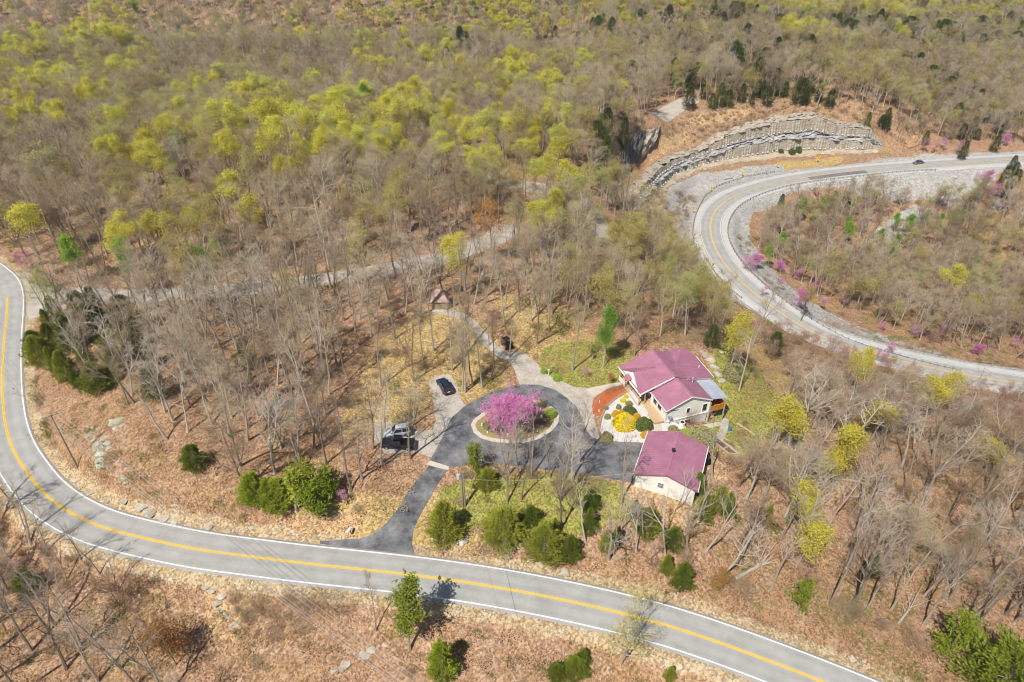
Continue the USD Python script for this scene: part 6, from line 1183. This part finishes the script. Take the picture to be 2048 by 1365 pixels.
ed = LineString(at(np.array([p[0] for p in garden_edge_px], float), np.array([p[1] for p in garden_edge_px], float))[:, :2]); et = thing('brick_edging', 'curved brick edging between the orange mulch and white gravel', 'edging')
for i, d in enumerate(np.arange(.2, ed.length - .1, .30)):
    a, b = ed.interpolate(d - .1), ed.interpolate(d + .1); an = math.atan2(b.y - a.y, b.x - a.x); p = ed.interpolate(d); MB().box((p.x, p.y, float(land(p.x, p.y)) + .09 + R.uniform(-.015, .015)), (.27, .42, .24), an + R.uniform(-.04, .04)).build('brick', 'brick', et)
rbd = thing('raised_bed', 'long timber raised bed with bare soil beside the garden path', 'raised bed')
c_ = [at(x, y) for x, y in ((1426, 886), (1457, 911), (1478, 912), (1437, 880))]
for a, b in ((c_[0], c_[1]), (c_[3], c_[2]), (c_[0], c_[3]), (c_[1], c_[2]), (at(1447, 901), at(1460, 895))): MB().bar(a + [0, 0, .22], b + [0, 0, .22], .28, .5).build('timber_side', 'timber_pale', rbd)
MB().poly([p + [0, 0, .2] for p in c_]).build('soil', 'mulch_brown', rbd)
for lab, a, b, w in (('weathered timber edging running down behind the garage', (1413, 902), (1449, 936), .22), ('pale timber edging at the top of the rear lawn', (1474, 848), (1512, 873), .25), ('thin timber edging along the lawn by the raised bed', (1444, 874), (1480, 897), .12), ('short timber edging by the twiggy bush', (1424, 858), (1436, 868), .15)):
    tag(MB().bar(at(*a) + [0, 0, .08], at(*b) + [0, 0, .08], w, .3).build('timber_edging', 'timber_pale'), lab, 'edging')
ac = thing('air_conditioner', 'round white air conditioner unit beside the basement wall', 'air conditioner', PR(*H2W(.85, 3.3)))
MB().tube([(0, 0, 0), (0, 0, .95)], .48, 20).build('casing', 'trim_white', ac); MB().tube([(0, 0, .94), (0, 0, .965)], .38, 16).build('grille', 'dark_metal', ac); MB().box((0, 0, .0), (1.2, 1.2, .12)).build('pad', 'concrete', ac)
bn = thing('bench', 'reddish bench under the deck', 'bench', PR(*H2W(-.7, 10.2)), math.atan2(hv[1], hv[0]))
MB().box((0, 0, .45), (1.5, .5, .08)).build('seat', 'bench_red', bn); MB().box((0, .25, .78), (1.5, .08, .45)).build('backrest', 'bench_red', bn)
for s in (-.65, .65): MB().box((s, 0, .2), (.1, .45, .46)).build('leg', 'bench_red', bn)
ds = thing('satellite_dish', 'grey satellite dish mounted by the front corner of the house', 'satellite dish', PR(*H2W(.25, 1.0)), 1.2)
MB().tube([(0, 0, -.1), (0, 0, 1.3)], .04, 6).build('mast', 'steel', ds); d_ = trimesh.creation.icosphere(2, .45); d_.apply_scale([.25, 1, 1]); d_.apply_translation([.1, 0, 1.5]); MB().tm(d_).build('dish', 'galvanised', ds, smooth=True)
bhs = thing('birdhouse', 'green roofed birdhouse on a pale post on the front lawn', 'birdhouse', at(1184, 721), .3)
MB().box((0, 0, .7), (.12, .12, 1.7)).build('post', 'timber_pale', bhs); MB().box((0, 0, 1.75), (.34, .34, .4)).build('box', 'timber', bhs); MB().slab([(-.3, -.3, 1.93), (0, -.3, 2.15), (0, .3, 2.15), (-.3, .3, 1.93)], .03).slab([(0, -.3, 2.15), (.3, -.3, 1.93), (.3, .3, 1.93), (0, .3, 2.15)], .03).build('roof', 'green_paint', bhs)
lm = thing('garden_lamp', 'grey lamp post standing at the gravel apron edge', 'lamp', at(1097, 752)); MB().tube([(0, 0, 0), (0, 0, 1.2)], .07, 8).build('post', 'stone_white', lm); MB().tube([(0, 0, 1.2), (0, 0, 1.5), (0, 0, 1.62)], [.16, .2, .05], 8).build('lantern', 'insulator', lm)
bb = thing('rain_barrel', 'blue barrel standing on the rear lawn', 'barrel', at(1459.5, 861)); MB().tube([(0, 0, 0), (0, 0, .45), (0, 0, .85)], [.26, .31, .26], 12).build('drum', 'blue_plastic', bb); MB().tube([(0, 0, .85), (0, 0, .9)], .2, 10).build('lid', 'blue_plastic', bb)
gr = thing('grill', 'black covered grill beside the garage wall', 'grill', at(1411, 925), .4); MB().box((0, 0, .5), (1.1, 1.6, .9)).build('body', 'black', gr); MB().tube([(0, -.8, .95), (0, .8, .95)], .5, 10).build('lid', 'dark_metal', gr)
pp_ = thing('drain_pipe', 'black ribbed drain pipe lying below the garage', 'pipe'); pa, pb_ = at(1409, 956), at(1407, 979); kk = np.linspace(0, 1, 33)[:, None]; MB().tube(pa + (pb_ - pa) * kk + [0, 0, .3], np.where(np.arange(33) % 2, .30, .36), 10).build('barrel', 'black', pp_)

# ------------------------------------------------------------------ rocks, logs
rk = UsdGeom.Xform.Define(stage, '/World/rock_models'); rk.GetPrim().SetSpecifier(Sdf.SpecifierClass); RK = {}
for mt in ('rock', 'rock_lichen', 'rock_band'):
    for i in range(3):
        m = trimesh.creation.icosphere(3, 1.0); n = meshkit.fbm(m.vertices * 1.6 + 7 * i, 3, i + 3); m.vertices *= (.55 + .9 * n)[:, None]; m.vertices = np.round(m.vertices * 5) / 5 * .35 + m.vertices * .65; m.vertices[:, 2] *= .5
        x = UsdGeom.Xform.Define(stage, f'/World/rock_models/{mt}_{i}'); MB().tm(m).build('stone', mt, x); RK.setdefault(mt, []).append(str(x.GetPath()))
def rock(px, py, s, mt, label, group=None, flat=1.0):
    x = UsdGeom.Xform.Define(stage, numbered('/World/boulder')); p = at(px, py); x.AddTranslateOp().Set(tuple(float(c) for c in p)); x.AddRotateZOp().Set(R.uniform(0, 360)); x.AddScaleOp().Set((s, s * R.uniform(.6, 1), s * flat * R.uniform(.6, 1)))
    x.GetPrim().GetReferences().AddInternalReference(RK[mt][R.randrange(3)]); x.GetPrim().SetInstanceable(True); tag(x, label, 'rock', group)
for x0, y0, s0 in ((200,884,2.6),(190,875,1.6),(212,893,1.8),(186,862,1.2),(243,848,2.2),(228,838,1.5),(205,914,1.9),(198,938,1.7),(240,958,1.2)):
    for _ in range(4): rock(x0 + R.uniform(-14, 14), y0 + R.uniform(-8, 8), s0 * R.uniform(.22, .5), 'rock_lichen', 'pale lichen covered rock on the bank inside the bend', 'lichen rocks on the bank', .4)
for x, y, s in ((285,1010,1.4),(250,1000,1.1),(300,1022,1.6),(330,1035,1.3),(350,1042,1.),(180,985,.8),(150,960,.7),(420,1052,.9),(460,1057,.7),(503,1055,.6),(562,1053,.7),(215,1000,.9)): rock(x, y, s * .8, 'rock', ('large ' if s > 1.2 else 'small ' if s < .8 else '') + 'tan ledge rock at the road edge ' + by_landmark(np.array([x, y])), 'ledge rocks by the road', .5)
for x, y, s in ((925,1085,1.0),(900,1083,.8),(1015,1095,1.3),(1000,1088,.8),(1040,1092,.7),(980,1082,.6),(870,1078,.5),(1130,1145,.7),(1065,1110,.6)): rock(x, y, s, 'rock', 'weathered rock in front of the roadside cedars', 'rocks before the cedars', .8)
for x, y, s in ((436,1205,.8),(445,1190,.7),(425,1180,.6),(455,1230,.8),(470,1250,.7),(410,1175,.6),(440,1220,.6),(730,1310,.8),(742,1300,.6),(690,1330,.8),(670,1340,.6),(770,1290,.4)): rock(x, y, s, 'rock', 'yellowish rock in the gully below the road', 'rocks of the gully', .6)
for x, y, s in ((1428,735,1.2),(1420,720,1.3),(1412,712,1.0),(1436,750,1.1),(1443,762,1.),(1405,705,.9),(1432,744,.8),(1442,705,.7)): rock(x, y, s * .8, 'rock', 'grey rock of the rockery behind the rear roof', 'rockery stones', .7)
for x, y, s in ((1990,405,2.),(1998,412,1.7),(2005,420,1.8),(1985,415,1.4),(2000,400,1.5),(1995,425,1.3),(1978,420,1.2)): rock(x, y, s, 'rock_band', 'pale broken rock in the tip beyond the highway', 'broken rocks of the tip', .8)
gs = np.random.default_rng(9)
for i in range(130):
    k = gs.integers(20, NB - 20); p = CB[k, :2] - nrm[k] * gs.uniform(-1.0, 3.2); px = to_px(np.array([p[0], p[1], float(land(*p))])); rock(px[0], px[1], gs.uniform(.25, .9), ('rock_band', 'rock')[i % 2], 'fallen block at the foot of the rock cut', 'fallen blocks of the rock cut', .9)
def log(label, a, b, r, mt, branches=0):
    A, B = at(*a), at(*b); A[2] += r * .7; B[2] += r; t = thing('fallen_tree', label, 'fallen tree'); MB().tube([A, (A + B) / 2 + [0, 0, .15], B], [r, r * .8, r * .45], 7).build('trunk', mt, t); d = (B - A) / np.linalg.norm(B - A); gg = np.random.default_rng(int(a[0]))
    for i in range(branches):
        s = A + (B - A) * gg.uniform(.5, 1); e = s + (d + gg.normal(0, .6, 3) + [0, 0, .3]) * gg.uniform(1, 2.6); MB().tube([s, (s + e) / 2 + [0, 0, .15], e], [r * .3, r * .2, .02], 4).build('branch', mt, t)
log('dark fallen log lying in the wood right of the garage', (1672, 958), (1750, 974), .28, 'bark'); log('pale fallen trunk with broken limbs on the roadside bank', (1470, 1160), (1530, 1128), .3, 'pale_bark', 9); log('white dead trunk snapped over with hanging branches', (1795, 1250), (1822, 1215), .2, 'pale_bark', 8); log('thin fallen log on the rubble beyond the guard rail', (1446, 360), (1466, 357), .2, 'bark'); log('dark fallen trunk low in the right hand wood', (1960, 1050), (2030, 1062), .25, 'bark')
log('pale fallen limb behind the old shed path', (838, 680), (872, 690), .15, 'pale_bark', 3)

# ------------------------------------------------------------------ thin spring haze over the whole valley
M['haze_air'] = usdkit.material(stage, '/World/Looks/haze_air', {'v': ('principled_volume', {'color': (.80, .86, .95), 'density': .00010, 'anisotropy': .2})}, [], volume='v.volume')
z0_, z1_ = GZ.min() - 1.5, max(CAM_H + 6, GZ.max() + 24); hz = trimesh.creation.box([GX[-1] - GX[0] + 20, GY[-1] - GY[0] + 20, z1_ - z0_]); hz.apply_translation([(GX[0] + GX[-1]) / 2, (GY[0] + GY[-1]) / 2, (z0_ + z1_) / 2]); tag(MB().tm(hz).build('haze', 'haze_air'), 'thin pale haze lying over the wooded valley', 'haze', kind='stuff')
